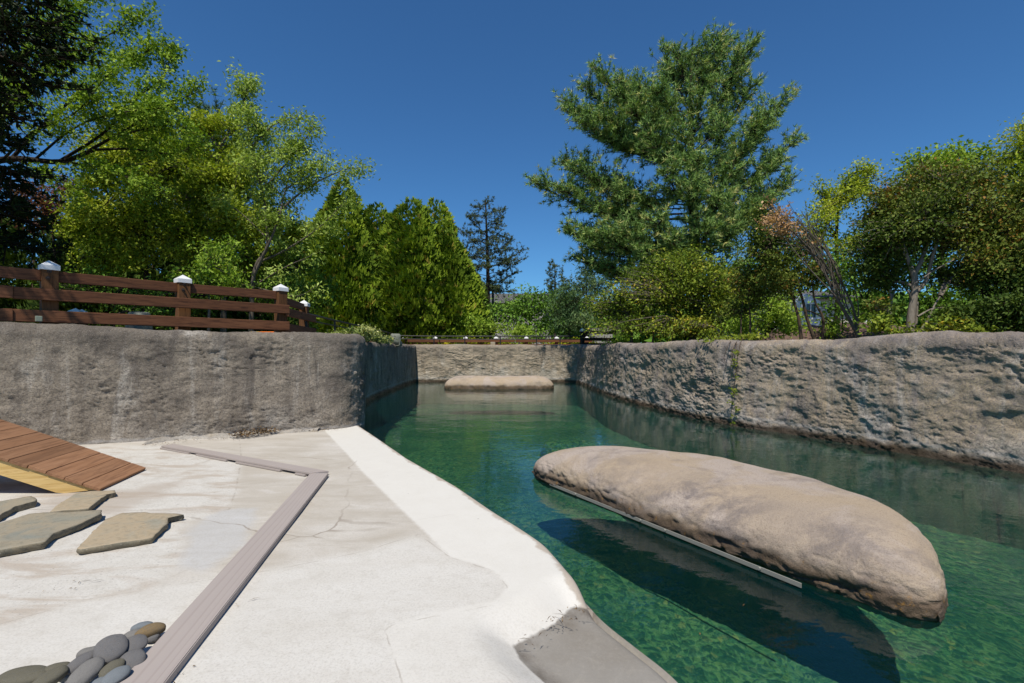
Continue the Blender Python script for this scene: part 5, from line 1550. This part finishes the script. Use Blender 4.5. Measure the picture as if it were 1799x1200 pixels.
broadleaf('willow_tree', 'slender willow-like tree with a forked grey trunk and drooping pale leaves reaching right', 'tree',
    [([gb_(440, wy), P(444, 500, wy), P(452, 462, wy), P(470, 430, wy), P(463, 350, wy), P(438, 240, wy), P(428, 150, wy)], 0.060, 0.010),
     ([P(448, 480, wy), P(484, 400, wy - .2), P(500, 340, wy), P(520, 260, wy)], 0.036, 0.008)],
    [B(428, 175, wy, 32, 46, 42), B(455, 225, wy, 50, 40, 60), B(500, 262, wy, 56, 42, 60), B(470, 310, wy, 56, 46, 60), B(540, 300, wy, 46, 32, 30), B(480, 390, wy, 50, 44, 36)],
    'willow', 'bark_grey', 203, m=30, LL=0.085, LW=0.030, spread=0.11, sag=0.10, droop=0.10, hang=0.10, upb=0.3, twr=0.005,
    limbs=[([P(465, 330, wy), P(500, 290, wy), P(540, 240, wy), P(552, 222, wy)], 0.025, 0.006, 26, 0.34), ([P(480, 380, wy), P(540, 330, wy), P(600, 300, wy), P(632, 296, wy)], 0.028, 0.006, 30, 0.34),
           ([P(500, 335, wy), P(545, 300, wy), P(575, 268, wy)], 0.02, 0.005, 20, 0.32), ([P(452, 462, wy), P(500, 440, wy), P(560, 400, wy), P(610, 350, wy)], 0.026, 0.006, 26, 0.36),
           ([P(470, 420, wy), P(430, 380, wy), P(390, 350, wy)], 0.022, 0.005, 18, 0.4), ([P(432, 190, wy), P(424, 150, wy), P(416, 128, wy)], 0.012, 0.004, 12, 0.2),
           ([P(440, 260, wy), P(480, 220, wy), P(525, 205, wy)], 0.02, 0.005, 20, 0.34), ([P(450, 500, wy), P(500, 470, wy - .4), P(545, 450, wy - .6)], 0.02, 0.005, 8, 0.3), ([P(450, 505, wy), P(520, 520, wy - .5), P(560, 500, wy - .8)], 0.014, 0.004, 8, 0.3)])
broadleaf('lime_shrub', 'rounded bright lime shrub just behind the middle post caps of the brown fence', 'shrub', [([gb_(366, 8.8), P(368, 520, 8.8), P(370, 470, 8.8)], 0.035, 0.01)],
    [B(368, 462, 8.8, 42, 34, 60), B(345, 505, 8.7, 36, 34, 40), B(408, 505, 8.9, 42, 34, 50), B(395, 450, 9.2, 36, 30, 34)], 'fresh', 'bark_grey', 204, m=18, LL=0.07, LW=0.034, spread=0.10)
broadleaf('shrub', 'mixed green undergrowth filling the gap under the pale trees behind the brown fence', 'shrub', [([gb_(200, 11.2), P(202, 540, 11.2)], 0.03, 0.01)],
    [B(150, 500, 11, 60, 40, 60), B(240, 520, 11, 70, 40, 70), B(310, 540, 10.8, 60, 35, 50), B(470, 520, 11.4, 60, 50, 70), B(545, 530, 12, 50, 60, 70), B(520, 470, 12.5, 50, 50, 50)], 'mid', 'bark_dark', 205, m=17, LL=0.075, LW=0.036, spread=0.15)
broadleaf('red_leaf_tree', 'dull purple-red leaved tree behind the dark branches at the far left', 'tree', [([gb_(100, 13.2), P(98, 480, 13.2), P(92, 400, 13.2)], 0.06, 0.02)],
    [B(90, 375, 13.2, 65, 48, 120), B(120, 330, 13.4, 40, 40, 50), B(40, 340, 13, 40, 50, 50)], 'red', 'bark_dark', 206, m=16, LL=0.08, LW=0.04, spread=0.15)

# ---- upper left: spreading tree and the dark hemlock over the fence
ky = 9.3
T = lambda u, v, y=ky: P(u, v, y)
broadleaf('spreading_tree', 'wide spreading tree with long dark limbs and fresh leaves across the upper left sky', 'tree',
    [([np.array((-11.6, 9.4, TZ)), np.array((-11.5, 9.4, 3.0)), T(-160, 330), T(-60, 296), T(20, 279), T(105, 284), T(165, 263)], 0.16, 0.035)], [],
    'fresh', 'bark_dark', 207, limb_sp=0.72, m=28, LL=0.066, LW=0.038, spread=0.075, sag=0.06, twr=0.006,
    limbs=[([T(150, 268), T(200, 240), T(255, 208), T(312, 178), T(350, 160)], 0.03, 0.005, 62, 0.55), ([T(165, 263), T(230, 262), T(295, 270), T(330, 262)], 0.026, 0.005, 46, 0.5),
           ([T(105, 283), T(180, 235), T(245, 170), T(290, 130), T(300, 85)], 0.03, 0.005, 80, 0.55), ([T(20, 279), T(80, 215), T(160, 150), T(230, 108), T(282, 76)], 0.035, 0.005, 90, 0.55),
           ([T(-60, 296), T(20, 190), T(110, 110), T(200, 56), T(255, 20)], 0.04, 0.005, 105, 0.6), ([T(-60, 296), T(-10, 170), T(60, 80), T(140, 10), T(225, -40)], 0.04, 0.005, 105, 0.6),
           ([T(-100, 310), T(-60, 150), T(0, 50), T(70, -40), T(130, -100)], 0.04, 0.005, 90, 0.65), ([T(60, 281), T(130, 225, 8.9), T(200, 200, 8.7), T(280, 190, 8.6)], 0.025, 0.005, 60, 0.5),
           ([T(0, 285), T(60, 230, 8.8), T(130, 200, 8.6), T(190, 130, 8.5)], 0.028, 0.005, 66, 0.55), ([T(100, 285), T(160, 290, 9), T(220, 310, 9), T(270, 335, 9)], 0.022, 0.004, 46, 0.5),
           ([T(30, 282), T(90, 310, 9), T(130, 350, 9)], 0.02, 0.004, 30, 0.5), ([T(200, 240), T(260, 225), T(300, 215), T(345, 235)], 0.018, 0.004, 34, 0.42),
           ([T(-40, 290), T(40, 150, 9.8), T(140, 95, 9.8), T(235, 105, 9.8)], 0.03, 0.005, 80, 0.55),
           ([np.array((-11.5, 9.4, 3.4)), np.array((-9.6, 6.4, 5.0)), np.array((-7.6, 4.2, 5.4)), np.array((-6.0, 3.3, 5.1))], 0.05, 0.006, 130, 0.62), ([np.array((-11.5, 9.4, 3.8)), np.array((-10.2, 6.0, 5.6)), np.array((-8.6, 3.8, 5.6)), np.array((-7.2, 2.6, 5.0))], 0.05, 0.006, 130, 0.62), ([np.array((-11.5, 9.4, 3.2)), np.array((-9.4, 6.8, 5.2)), np.array((-7.4, 4.6, 6.0)), np.array((-6.1, 3.9, 6.1))], 0.05, 0.006, 130, 0.62), ([np.array((-11.5, 9.4, 3.6)), np.array((-10.0, 6.2, 5.0)), np.array((-8.0, 3.9, 5.0)), np.array((-6.5, 2.9, 4.5))], 0.05, 0.006, 130, 0.62), ([T(-60, 296), T(-20, 220, 8.8), T(40, 150, 8.6), T(90, 70, 8.5), T(120, 0, 8.4)], 0.03, 0.005, 80, 0.6)])  # world-coordinate limbs are added out of frame to shade the left fence

hb = np.array((-8.7, 4.3, TZ))
rngh = np.random.default_rng(77)
hl = []
for i in range(120):
    t = 0.12 + 0.88 * (i + rngh.random()) / 120
    o = hb + np.array([0.0, 0, 0.4 + t * 9.0])
    th = i * 2.39996 + rngh.uniform(-0.4, 0.4)
    ln = (0.6 + 1.5 * (1 - t) ** 0.6 * min(1, 0.55 + 1.2 * t)) * rngh.uniform(0.75, 1.1)
    d = np.array([math.cos(th), math.sin(th), 0])
    hl.append([o, o + d * ln * 0.5 + np.array([0, 0, 0.16 * ln]), o + d * ln + np.array([0, 0, -0.10 * ln])])
for tgt_ in [P(*q_) for q_ in ((110, 60, 6.5), (120, 105, 6.6), (80, 150, 6.3), (40, 210, 6.2), (30, 260, 6.4), (45, 330, 6.8), (70, 400, 7.4), (60, 440, 7.6), (100, 20, 6.4), (70, -30, 6.2), (20, 300, 6.3), (20, 380, 6.6), (50, 120, 6.0), (60, 90, 6.2), (20, 60, 5.9), (80, -60, 6.3), (0, 160, 5.8), (10, 430, 6.8), (-20, 350, 6.2), (-20, 240, 6.0))] + [np.array(q_) for q_ in ((-5.75, 3.6, 4.8), (-6.1, 3.8, 5.1), (-6.4, 3.3, 4.6), (-6.8, 3.0, 4.5), (-5.95, 3.3, 5.2), (-6.3, 4.1, 5.5), (-6.7, 3.6, 4.9), (-5.7, 3.9, 5.6), (-6.2, 3.0, 4.3))] + [np.array((rngh.uniform(-8.2, -5.8), rngh.uniform(2.5, 4.2), rngh.uniform(4.3, 6.2))) for _ in range(26)]:  # the array targets are limbs added out of view as shade casters
    t_ = tgt_
    o = hb + np.array([0.15, 0.1, max(1.0, t_[2] - TZ + 0.35)])
    hl.append([o, (o + t_) / 2 + np.array([0, 0, 0.22]), t_])
conifer('hemlock', 'dark shaded hemlock hanging over the fence at the upper left edge', hb, [hb, hb + np.array([0, 0, 5]), hb + np.array([0, 0, 9.8])], 0.22, hl, 'dark', 'bark_dark', 33,
        density=15, blen=0.72, nl=0.085, nw=0.033, tk=6, tsp=0.078, flat=0.3, start=0.12, lr0=0.05, drop=0.2)

# ---- middle: bushes beyond the far fence
broadleaf('bush', 'mid-green leafy bush beyond the far fence below the small conifer tops', 'shrub', [([gb_(930, 25), P(930, 560, 25)], 0.08, 0.03)],
    [B(925, 535, 25, 45, 36, 110), B(890, 560, 24, 34, 32, 60), B(965, 540, 24.5, 40, 40, 80), B(940, 575, 23.5, 60, 22, 70)], 'mid', 'bark_dark', 301, m=17, LL=0.15, LW=0.08, spread=0.24)
broadleaf('bush', 'blue-green feathery bush at the left foot of the big pine', 'shrub', [([gb_(1000, 23), P(1000, 560, 23)], 0.08, 0.03)],
    [B(1000, 530, 23, 46, 36, 120), B(1040, 500, 23, 40, 34, 80), B(1010, 570, 22.6, 46, 26, 70)], 'blue_pine', 'bark_dark', 302, m=24, LL=0.20, LW=0.035, spread=0.22)
broadleaf('fern_bush', 'low ferny pale-green bush beneath the slender spruce', 'shrub', [([gb_(860, 22), P(862, 585, 22)], 0.04, 0.02)],
    [B(850, 575, 22, 36, 20, 50), B(905, 580, 22, 36, 14, 46), B(820, 570, 22, 26, 24, 36)], 'fresh', 'bark_dark', 303, m=17, LL=0.15, LW=0.05, spread=0.2)
broadleaf('flower_bed', 'low yellow-green plants in bloom along the far fence', 'plants', [],
    [B(690 + 34 * k, 605, 21.6, 22, 8, 22) for k in range(11)], 'yellow', 'bark_dark', 304, m=15, LL=0.10, LW=0.05, spread=0.10, limb_r=0.01)
broadleaf('low_hedge', 'dark hedge along the back of the yellow-green plants beyond the far fence', 'shrub', [],
    [B(640 + 45 * k, 598, 23.5, 34, 14, 34) for k in range(9)], 'mid', 'bark_dark', 305, m=16, LL=0.12, LW=0.06, spread=0.18, limb_r=0.02)
broadleaf('variegated_shrub', 'pale cream-and-green variegated shrub spilling over the corner of the left wall', 'shrub', [([np.array((-3.35, 9.6, 1.1)), np.array((-3.38, 10.6, 1.25)), np.array((-3.4, 12.0, 1.25))], 0.02, 0.01)],
    [B(606, 588, 9.6, 22, 11, 60, 2.0), B(632, 588, 10.6, 24, 14, 80, 2.0), B(658, 593, 12.0, 22, 9, 60, 2.0), B(678, 598, 13.2, 16, 5, 30, 2.0)], 'varieg', 'bark_brown', 306, m=20, LL=0.06, LW=0.032, spread=0.055, limb_r=0.008)

# ---- right: yellow-green bush and the tangle on the right bank
broadleaf('euonymus_bush', 'large rounded yellow-green bush overhanging the right wall in front of the pine', 'shrub',
    [([gb_(1110, 12.2), P(1108, 570, 12.2), P(1090, 530, 12)], 0.04, 0.015), ([gb_(1180, 11.6), P(1182, 560, 11.6), P(1190, 500, 11.6)], 0.04, 0.015), ([gb_(1250, 11), P(1248, 560, 11), P(1262, 510, 11)], 0.035, 0.012), ([gb_(1145, 12), P(1150, 550, 12), P(1140, 500, 12)], 0.03, 0.012)],
    [B(1180, 505, 11.8, 108, 62, 420), B(1092, 545, 12.2, 62, 48, 190), B(1205, 466, 11.6, 66, 32, 150), B(1262, 515, 11, 56, 55, 200), B(1130, 500, 12, 64, 44, 170), B(1165, 570, 11.6, 110, 30, 220), B(1292, 555, 10.4, 40, 36, 90), B(1230, 575, 11, 60, 26, 110)],
    'euonymus', 'bark_grey', 401, m=28, LL=0.064, LW=0.036, spread=0.09)
broadleaf('leaning_shrub', 'shrub with a half-dead stem leaning left, bare twigs and orange dead leaves at its tip', 'shrub',
    [([P(1512, 600, 7.3), P(1500, 575, 7.3), P(1468, 520, 7.3), P(1440, 465, 7.3), P(1405, 425, 7.3)], 0.032, 0.010),
     ([P(1508, 592, 7.3), P(1500, 545, 7.3), P(1478, 495, 7.3), P(1450, 440, 7.3), P(1400, 385, 7.3)], 0.020, 0.007),
     ([P(1506, 580, 7.3), P(1508, 540, 7.25), P(1500, 500, 7.2)], 0.014, 0.006),
     ([P(1472, 525, 7.3), P(1420, 470, 7.2), P(1380, 420, 7.2)], 0.014, 0.005),
     ([P(1460, 505, 7.3), P(1425, 440, 7.4), P(1372, 390, 7.4)], 0.014, 0.005),
     ([P(1452, 480, 7.3), P(1432, 430, 7.3), P(1385, 375, 7.3)], 0.012, 0.004),
     ([P(1480, 500, 7.3), P(1450, 430, 7.4), P(1410, 375, 7.4)], 0.012, 0.004)],
    [B(1372, 392, 7.3, 34, 30, 50)], 'dead', 'bark_grey', 402, m=13, LL=0.05, LW=0.026, spread=0.05, twr=0.006,
    limbs=[([P(1440, 465, 7.3), P(1405, 415, 7.2), P(1350, 390, 7.2)], 0.008, 0.003, 14, 0.2), ([P(1450, 440, 7.3), P(1400, 400, 7.35), P(1350, 360, 7.3)], 0.008, 0.003, 14, 0.2)] +
          [([P(1455 - 5 * k, 480 - 7 * k, 7.3 + 0.03 * (k % 3)), P(1420 - 6 * k, 440 - 8 * k, 7.25 + 0.05 * (k % 4)), P(1365 + 3 * k, 425 - 11 * k, 7.2 + 0.08 * (k % 3))], 0.007, 0.003, 0, 0.2) for k in range(6)] +
          [([P(1494 - 2.6 * k, 552 - 4.0 * k, 7.3 - 0.02 * (k % 4)), P(1455 - 2.2 * k + 9 * (k % 3), 470 - 3.2 * k, 7.22 + 0.04 * (k % 5)), P(1352 + 22 * (k % 5) + 1.5 * k, 352 + 17 * ((k * 7) % 6), 7.12 + 0.07 * (k % 6))], 0.0075, 0.0028, 0, 0.2) for k in range(26)])
broadleaf('multi_stem_shrub', 'green multi-stemmed shrub with thin dark trunks left of the leaning half-dead stem', 'shrub',
    [([P(1408, 600, 8.2), P(1403, 560, 8.2), P(1392, 520, 8.2), P(1378, 470, 8.2), P(1352, 430, 8.2)], 0.030, 0.010), ([P(1432, 600, 8.2), P(1418, 560, 8.2), P(1408, 520, 8.2), P(1390, 480, 8.2), P(1365, 440, 8.2)], 0.032, 0.010),
     ([P(1445, 600, 8.1), P(1446, 560, 8.1), P(1432, 530, 8.1), P(1425, 490, 8.1), P(1412, 450, 8.1)], 0.026, 0.008), ([P(1318, 600, 8.6), P(1318, 560, 8.6), P(1315, 520, 8.6)], 0.022, 0.008), ([P(1302, 600, 8.7), P(1302, 560, 8.7), P(1306, 520, 8.7)], 0.018, 0.008)],
    [B(1345, 430, 8.3, 44, 52, 130), B(1318, 490, 8.6, 42, 50, 110), B(1372, 490, 8.2, 46, 40, 90), B(1418, 470, 8.2, 40, 44, 80), B(1338, 395, 8.4, 26, 36, 50), B(1395, 430, 8.3, 34, 34, 46), B(1300, 545, 8.8, 34, 30, 40)],
    'olive', 'bark_brown', 403, m=32, LL=0.050, LW=0.028, spread=0.075)
broadleaf('bright_shrub', 'bright fresh-green shrub in front of the pale house', 'shrub', [([P(1345, 600, 9.6), P(1345, 570, 9.6)], 0.02, 0.01)],
    [B(1350, 555, 9.6, 44, 36, 110), B(1388, 575, 9.4, 24, 22, 40), B(1305, 572, 9.8, 34, 26, 60), B(1460, 565, 10.5, 22, 24, 26)], 'fresh', 'bark_dark', 404, m=22, LL=0.065, LW=0.034, spread=0.10)
broadleaf('pale_green_tree', 'airy yellow-green tree behind the leaning shrub and the dark tree', 'tree', [([gb_(1470, 15), P(1472, 500, 15), P(1470, 400, 15), P(1480, 330, 15)], 0.10, 0.03)],
    [B(1468, 352, 15, 54, 42, 100), B(1510, 322, 15, 46, 36, 70), B(1440, 400, 14.6, 46, 44, 80), B(1490, 430, 14.6, 46, 40, 60), B(1526, 296, 15, 20, 18, 16), B(1300, 400, 16, 40, 40, 50), B(1275, 430, 16, 40, 40, 40)],
    'lime', 'bark_dark', 405, m=24, LL=0.09, LW=0.045, spread=0.14)
ry = 6.7
broadleaf('dark_leaved_tree', 'small dark-green tree tinged with rust on a pale forked trunk behind the right wall', 'tree',
    [([P(1598, 606, ry), P(1600, 560, ry), P(1606, 520, ry), P(1607, 490, ry), P(1604, 478, ry)], 0.058, 0.040),
     ([P(1605, 482, ry), P(1599, 466, ry), P(1588, 430, ry), P(1580, 380, ry)], 0.032, 0.010), ([P(1606, 482, ry), P(1617, 462, ry), P(1636, 410, ry), P(1650, 350, ry)], 0.034, 0.010),
     ([P(1609, 514, ry), P(1628, 490, ry), P(1642, 440, ry - .1), P(1672, 370, ry - .1)], 0.030, 0.010), ([P(1603, 600, ry - .1), P(1625, 570, ry - .1), P(1640, 540, ry - .1), P(1652, 520, ry - .1)], 0.024, 0.010),
     ([P(1607, 600, ry), P(1610, 560, ry), P(1612, 530, ry)], 0.022, 0.012), ([P(1612, 556, ry - .1), P(1640, 542, ry - .1), P(1680, 540, ry - .2)], 0.014, 0.005), ([P(1609, 497, ry - .1), P(1650, 470, ry - .2), P(1710, 440, ry - .3)], 0.012, 0.004),
     ([P(1601, 528, ry), P(1597, 515, ry - .05), P(1594, 510, ry - .05)], 0.018, 0.010)],
    [B(1592, 400, ry, 66, 66, 230), B(1540, 430, ry + .2, 46, 72, 150), B(1650, 345, ry, 66, 56, 190), B(1686, 410, ry - .1, 56, 70, 190), B(1610, 330, ry + .2, 50, 40, 90), B(1560, 365, ry + .2, 46, 44, 90), B(1700, 320, ry, 44, 44, 90), B(1700, 490, ry - .1, 46, 40, 80), B(1560, 500, ry + .3, 36, 28, 36)],
    'olive', 'bark_pale', 406, m=40, LL=0.044, LW=0.026, spread=0.075)
broadleaf('young_tree', 'slim pale trunk with a small rusty crown left of the forked trunk', 'tree', [([P(1566, 606, 6.9), P(1563, 560, 6.9), P(1566, 530, 6.9), P(1564, 508, 6.9)], 0.026, 0.016), ([P(1566, 525, 6.9), P(1573, 508, 6.9), P(1576, 490, 6.9)], 0.014, 0.007)],
    [B(1568, 478, 6.9, 26, 22, 40), B(1540, 545, 6.8, 22, 20, 26)], 'olive', 'bark_pale', 407, m=15, LL=0.048, LW=0.026, spread=0.07)
broadleaf('bright_tree', 'bright-green tree top rising behind the dark tree on the right', 'tree', [([gb_(1655, 10.5), P(1655, 450, 10.5), P(1655, 330, 10.5)], 0.08, 0.03)],
    [B(1640, 285, 10.5, 44, 28, 80), B(1690, 280, 10.5, 40, 28, 70), B(1610, 305, 10.5, 28, 24, 34), B(1660, 320, 10.5, 70, 34, 80)], 'fresh', 'bark_dark', 408, m=18, LL=0.08, LW=0.045, spread=0.13)
broadleaf('locust_tree', 'feathery yellow-green tree at the upper right edge', 'tree', [([gb_(1830, 9.6), P(1825, 450, 9.6), P(1815, 300, 9.6)], 0.10, 0.03)],
    [B(1790, 262, 9.6, 50, 40, 110), B(1760, 300, 9.6, 40, 34, 70), B(1815, 225, 9.6, 40, 30, 60), B(1790, 330, 9.6, 60, 36, 90), B(1850, 270, 9.6, 60, 60, 90)], 'lime', 'bark_dark', 409, m=18, LL=0.075, LW=0.026, spread=0.14, hang=0.06)
broadleaf('hedge_shrub', 'dense olive-green shrub filling the right edge above the wall', 'shrub', [([P(1790, 606, 6.2), P(1788, 540, 6.2), P(1775, 460, 6.2)], 0.05, 0.02), ([P(1740, 530, 6.5), P(1720, 500, 6.5), P(1690, 470, 6.5)], 0.045, 0.02)],
    [B(1770, 480, 6.2, 62, 60, 210), B(1762, 400, 6.3, 58, 56, 190), B(1800, 360, 6.3, 50, 50, 110), B(1775, 555, 6.0, 60, 34, 130), B(1830, 470, 6.2, 60, 90, 160), B(1715, 560, 6.2, 44, 30, 80)], 'olive', 'bark_dark', 410, m=36, LL=0.046, LW=0.026, spread=0.08)
broadleaf('low_shrub', 'low yellowish shrub growing at the top of the right wall around the slim trunks', 'shrub', [],
    [B(1548, 575, 6.5, 26, 22, 40), B(1650, 582, 6.3, 40, 16, 44), B(1690, 580, 6.1, 40, 16, 40), B(1590, 585, 6.6, 16, 12, 14)], 'euonymus', 'bark_dark', 411, m=15, LL=0.05, LW=0.028, spread=0.07, limb_r=0.006)
broadleaf('undergrowth', 'shadowy green undergrowth between the house and the right-hand trunks', 'shrub', [],
    [B(1560, 540, 9.8, 60, 40, 60), B(1640, 500, 9.5, 60, 60, 90), B(1700, 540, 9, 60, 40, 70), B(1520, 480, 9.8, 50, 50, 70), B(1750, 520, 8.5, 60, 60, 70), B(1600, 440, 9.5, 70, 50, 90), B(1345, 480, 11, 50, 50, 90), B(1300, 510, 11.5, 46, 46, 80), B(1395, 490, 11.5, 44, 44, 50), B(1465, 480, 11, 44, 44, 50), B(1480, 545, 11, 30, 36, 24)], 'mid', 'bark_dark', 412, m=16, LL=0.08, LW=0.045, spread=0.14, limb_r=0.02)

# small plants on the right wall and the hanging vine
def wall_x(y): return float(np.interp(y, [4.39, 5.15, 5.73, 6.3, 7.21, 8.2, 9.57, 11.3, 15.9], [4.64, 4.26, 4.05, 3.76, 3.29, 2.9, 2.63, 2.37, 2.29]))
def leaf_patch(name, label, cat, centers, n, sp, leaf, LL, LW, seed, group=None):
    rng = np.random.default_rng(seed)
    lf = Soup()
    ctr = np.array(centers, float)
    k = rng.integers(0, len(ctr), n)
    c = ctr[k] + rng.normal(0, 1, (n, 3)) * np.array(sp)
    leaf_quads(c, rng.normal(0, 1, (n, 3)) + [0, 0, 0.1], rng.normal(0, 0.5, (n, 3)) + [-0.5, -0.4, 0.7], LL * rng.uniform(0.6, 1.2, n), LW * rng.uniform(0.6, 1.2, n), np.clip(rng.normal(0.5, 0.25, n), 0, 1), lf)
    return lf, rng
def patch_thing(name, label, cat, *a, **k):
    lf, rng = leaf_patch(name, label, cat, *a, **k)
    root = empty(name, label, cat, tuple(np.array(a[0][0], float)))
    o = lf.obj('leaves', L[a[3]], root, smooth=False, kind='stuff')
    o.matrix_parent_inverse = Matrix.Translation(root.location).inverted()
    return root
patch_thing('small_plant', 'small bright-green plant growing on top of the far end of the right wall', 'plant', [P(1068, 604, 12.6), P(1080, 602, 12.3), P(1090, 603, 12.0)], 320, (0.07, 0.10, 0.045), 'fresh', 0.07, 0.04, 501)
patch_thing('ivy_patch', 'patch of yellow-green ivy creeping over the top of the right wall above the hanging vine', 'plant', [P(u, v, 7.7) for u, v in ((1275, 595), (1290, 594), (1305, 592), (1320, 590), (1332, 592), (1250, 599))], 420, (0.10, 0.10, 0.025), 'ivy', 0.05, 0.04, 502)
vine = empty('hanging_vine', 'thin vine with sparse yellow-green leaves hanging down the face of the right wall', 'plant', tuple(P(1292, 597, 7.5)))
vs_, vl_ = Soup(), Soup()
rv_ = np.random.default_rng(9)
face = lambda u, v, dy=0.0: P(u, v, 7.08 + dy)
for pts in ([P(1297, 596, 7.45), face(1290, 608), face(1286, 625), face(1293, 650), face(1289, 690), face(1285, 725), face(1284, 744)], [P(1305, 594, 7.45), face(1300, 606), face(1296, 630), face(1294, 655)], [P(1296, 597, 7.45), face(1293, 612), face(1290, 640)], [P(1285, 598, 7.5), face(1280, 606), face(1272, 628), face(1276, 640)]):
    vs_.tube(pts, 0.006, 0.003, 5, n=30)
cl = []
for v in (620, 632, 640, 660, 683, 691, 705, 716, 731, 744):
    u = 1289 + rv_.uniform(-5, 5)
    cl += [face(u, v + rv_.uniform(-3, 3), -0.03) for _ in range(1)]
cl = np.array(cl)
kx = rv_.integers(0, len(cl), 120)
leaf_quads(cl[kx] + rv_.normal(0, 1, (120, 3)) * [0.028, 0.015, 0.022], rv_.normal(0, 1, (120, 3)), rv_.normal(0, 0.4, (120, 3)) + [-0.6, -0.7, 0.3], 0.036 * rv_.uniform(0.6, 1.2, 120), 0.03 * rv_.uniform(0.6, 1.2, 120), rv_.random(120), vl_)
for o in (vs_.obj('stem', M['bark_brown'], vine), vl_.obj('leaves', L['ivy'], vine, smooth=False, kind='stuff')):
    o.matrix_parent_inverse = Matrix.Translation(vine.location).inverted()

# litter of leaves and twigs
def litter(name, label, pts, n, sp, LL, seed, zup=0.004, twigs=0):
    rng = np.random.default_rng(seed)
    lf = Soup()
    ctr = np.array(pts, float)
    k = rng.integers(0, len(ctr), n)
    c = ctr[k] + rng.normal(0, 1, (n, 3)) * np.array(sp)
    c[:, 2] = np.maximum(ctr[k][:, 2] + zup + np.abs(rng.normal(0, sp[2], n)), ctr[k][:, 2] + zup)
    ax = rng.normal(0, 1, (n, 3)) * [1, 1, 0.35]
    leaf_quads(c, ax, rng.normal(0, 0.45, (n, 3)) + [0, 0, 1], LL * rng.uniform(0.5, 1.3, n), LL * 0.4 * rng.uniform(0.5, 1.2, n), np.clip(rng.normal(0.45, 0.3, n), 0, 1), lf)
    if twigs:
        o = ctr[rng.integers(0, len(ctr), twigs)] + rng.normal(0, 1, (twigs, 3)) * np.array(sp)
        o[:, 2] = ctr[0, 2] + 0.006
        d = nrm(rng.normal(0, 1, (twigs, 3)) * [1, 1, 0.12]) * rng.uniform(0.02, 0.07, (twigs, 1))
        s = nrm(np.cross(d, [0, 0, 1.0]))
        w = 0.0016
        V = np.stack([o - s * w, o + d * 0.5 - s * w + [0, 0, 0.004], o + d, o + d * 0.5 + s * w + [0, 0, 0.004]], 1).reshape(-1, 3)
        lf.add(V, np.arange(4 * twigs).reshape(-1, 4), rng.random(twigs) * 0.5)
    o = lf.obj(name, L['litter'], None, smooth=False, kind='stuff')
    tag(o, label, 'leaf litter')
    return o
litter('leaf_litter', 'brown heap of dry leaf litter caught at the foot of the left wall', [G(u, v, 0.03) for u, v in ((420, 766), (435, 765), (450, 763), (462, 761), (475, 759))], 420, (0.05, 0.035, 0.03), 0.035, 601, twigs=90)
litter('leaf_litter', 'thin line of orange-brown leaf bits where the wall meets the deck', [G(u, v, 0.006) for u, v in ((275, 783), (300, 779), (330, 775), (390, 772), (510, 759), (540, 757), (560, 756), (580, 755))], 170, (0.10, 0.03, 0.006), 0.022, 602, twigs=30)
litter('leaf_litter', 'scatter of twigs, yellow petals and bits of leaf where the white deck meets the bare grey ledge', [G(u, v, -0.02) for u, v in ((1012, 1070), (995, 1085), (985, 1090), (975, 1092), (962, 1110), (945, 1122), (930, 1125))], 34, (0.022, 0.012, 0.003), 0.012, 603, zup=-0.004, twigs=9)
litter('floating_bits', 'few tiny leaf bits floating on the pool water near the deck edge', [np.array((x_, y_, WZ)) for x_, y_ in ((0.3, 2.6), (0.0, 3.4), (-0.6, 4.6), (0.9, 2.0), (-1.2, 6.2), (0.6, 5.4), (2.6, 4.4), (1.9, 5.6), (-1.0, 8.5), (0.8, 9.5), (2.4, 2.8))], 46, (0.25, 0.4, 0.0005), 0.016, 605, zup=0.003)
litter('leaf_litter', 'few dry specks and twigs on the deck along the long board', [G(u, v, 0.0) for u, v in ((305, 1180), (300, 1190), (540, 880), (420, 1060), (560, 850), (120, 1032))], 26, (0.03, 0.03, 0.002), 0.012, 604, twigs=18)

# far wood closing the horizon
fw = Soup()
rngf = np.random.default_rng(3)
n = 32000
x = rngf.uniform(-75, 75, n); y = 48 + rngf.uniform(0, 10, n) + 0.004 * x ** 2 * -1
hmax = 3.6 + 2.2 * (fbm(np.stack([x * 0.12, y * 0, y * 0], 1), 3, 0.5, 2) + 0.3)
z = TZ + rngf.random(n) ** 0.8 * hmax
leaf_quads(np.stack([x, y, z], 1), rngf.normal(0, 1, (n, 3)), rngf.normal(0, 1, (n, 3)) + [0, -0.5, 0.6], rngf.uniform(0.8, 1.4, n), rngf.uniform(0.5, 0.9, n), rngf.random(n), fw)
fo_ = fw.obj('far_wood', L['mid'], None, smooth=False, kind='stuff')
tag(fo_, 'distant green wood along the horizon behind everything', 'wood')
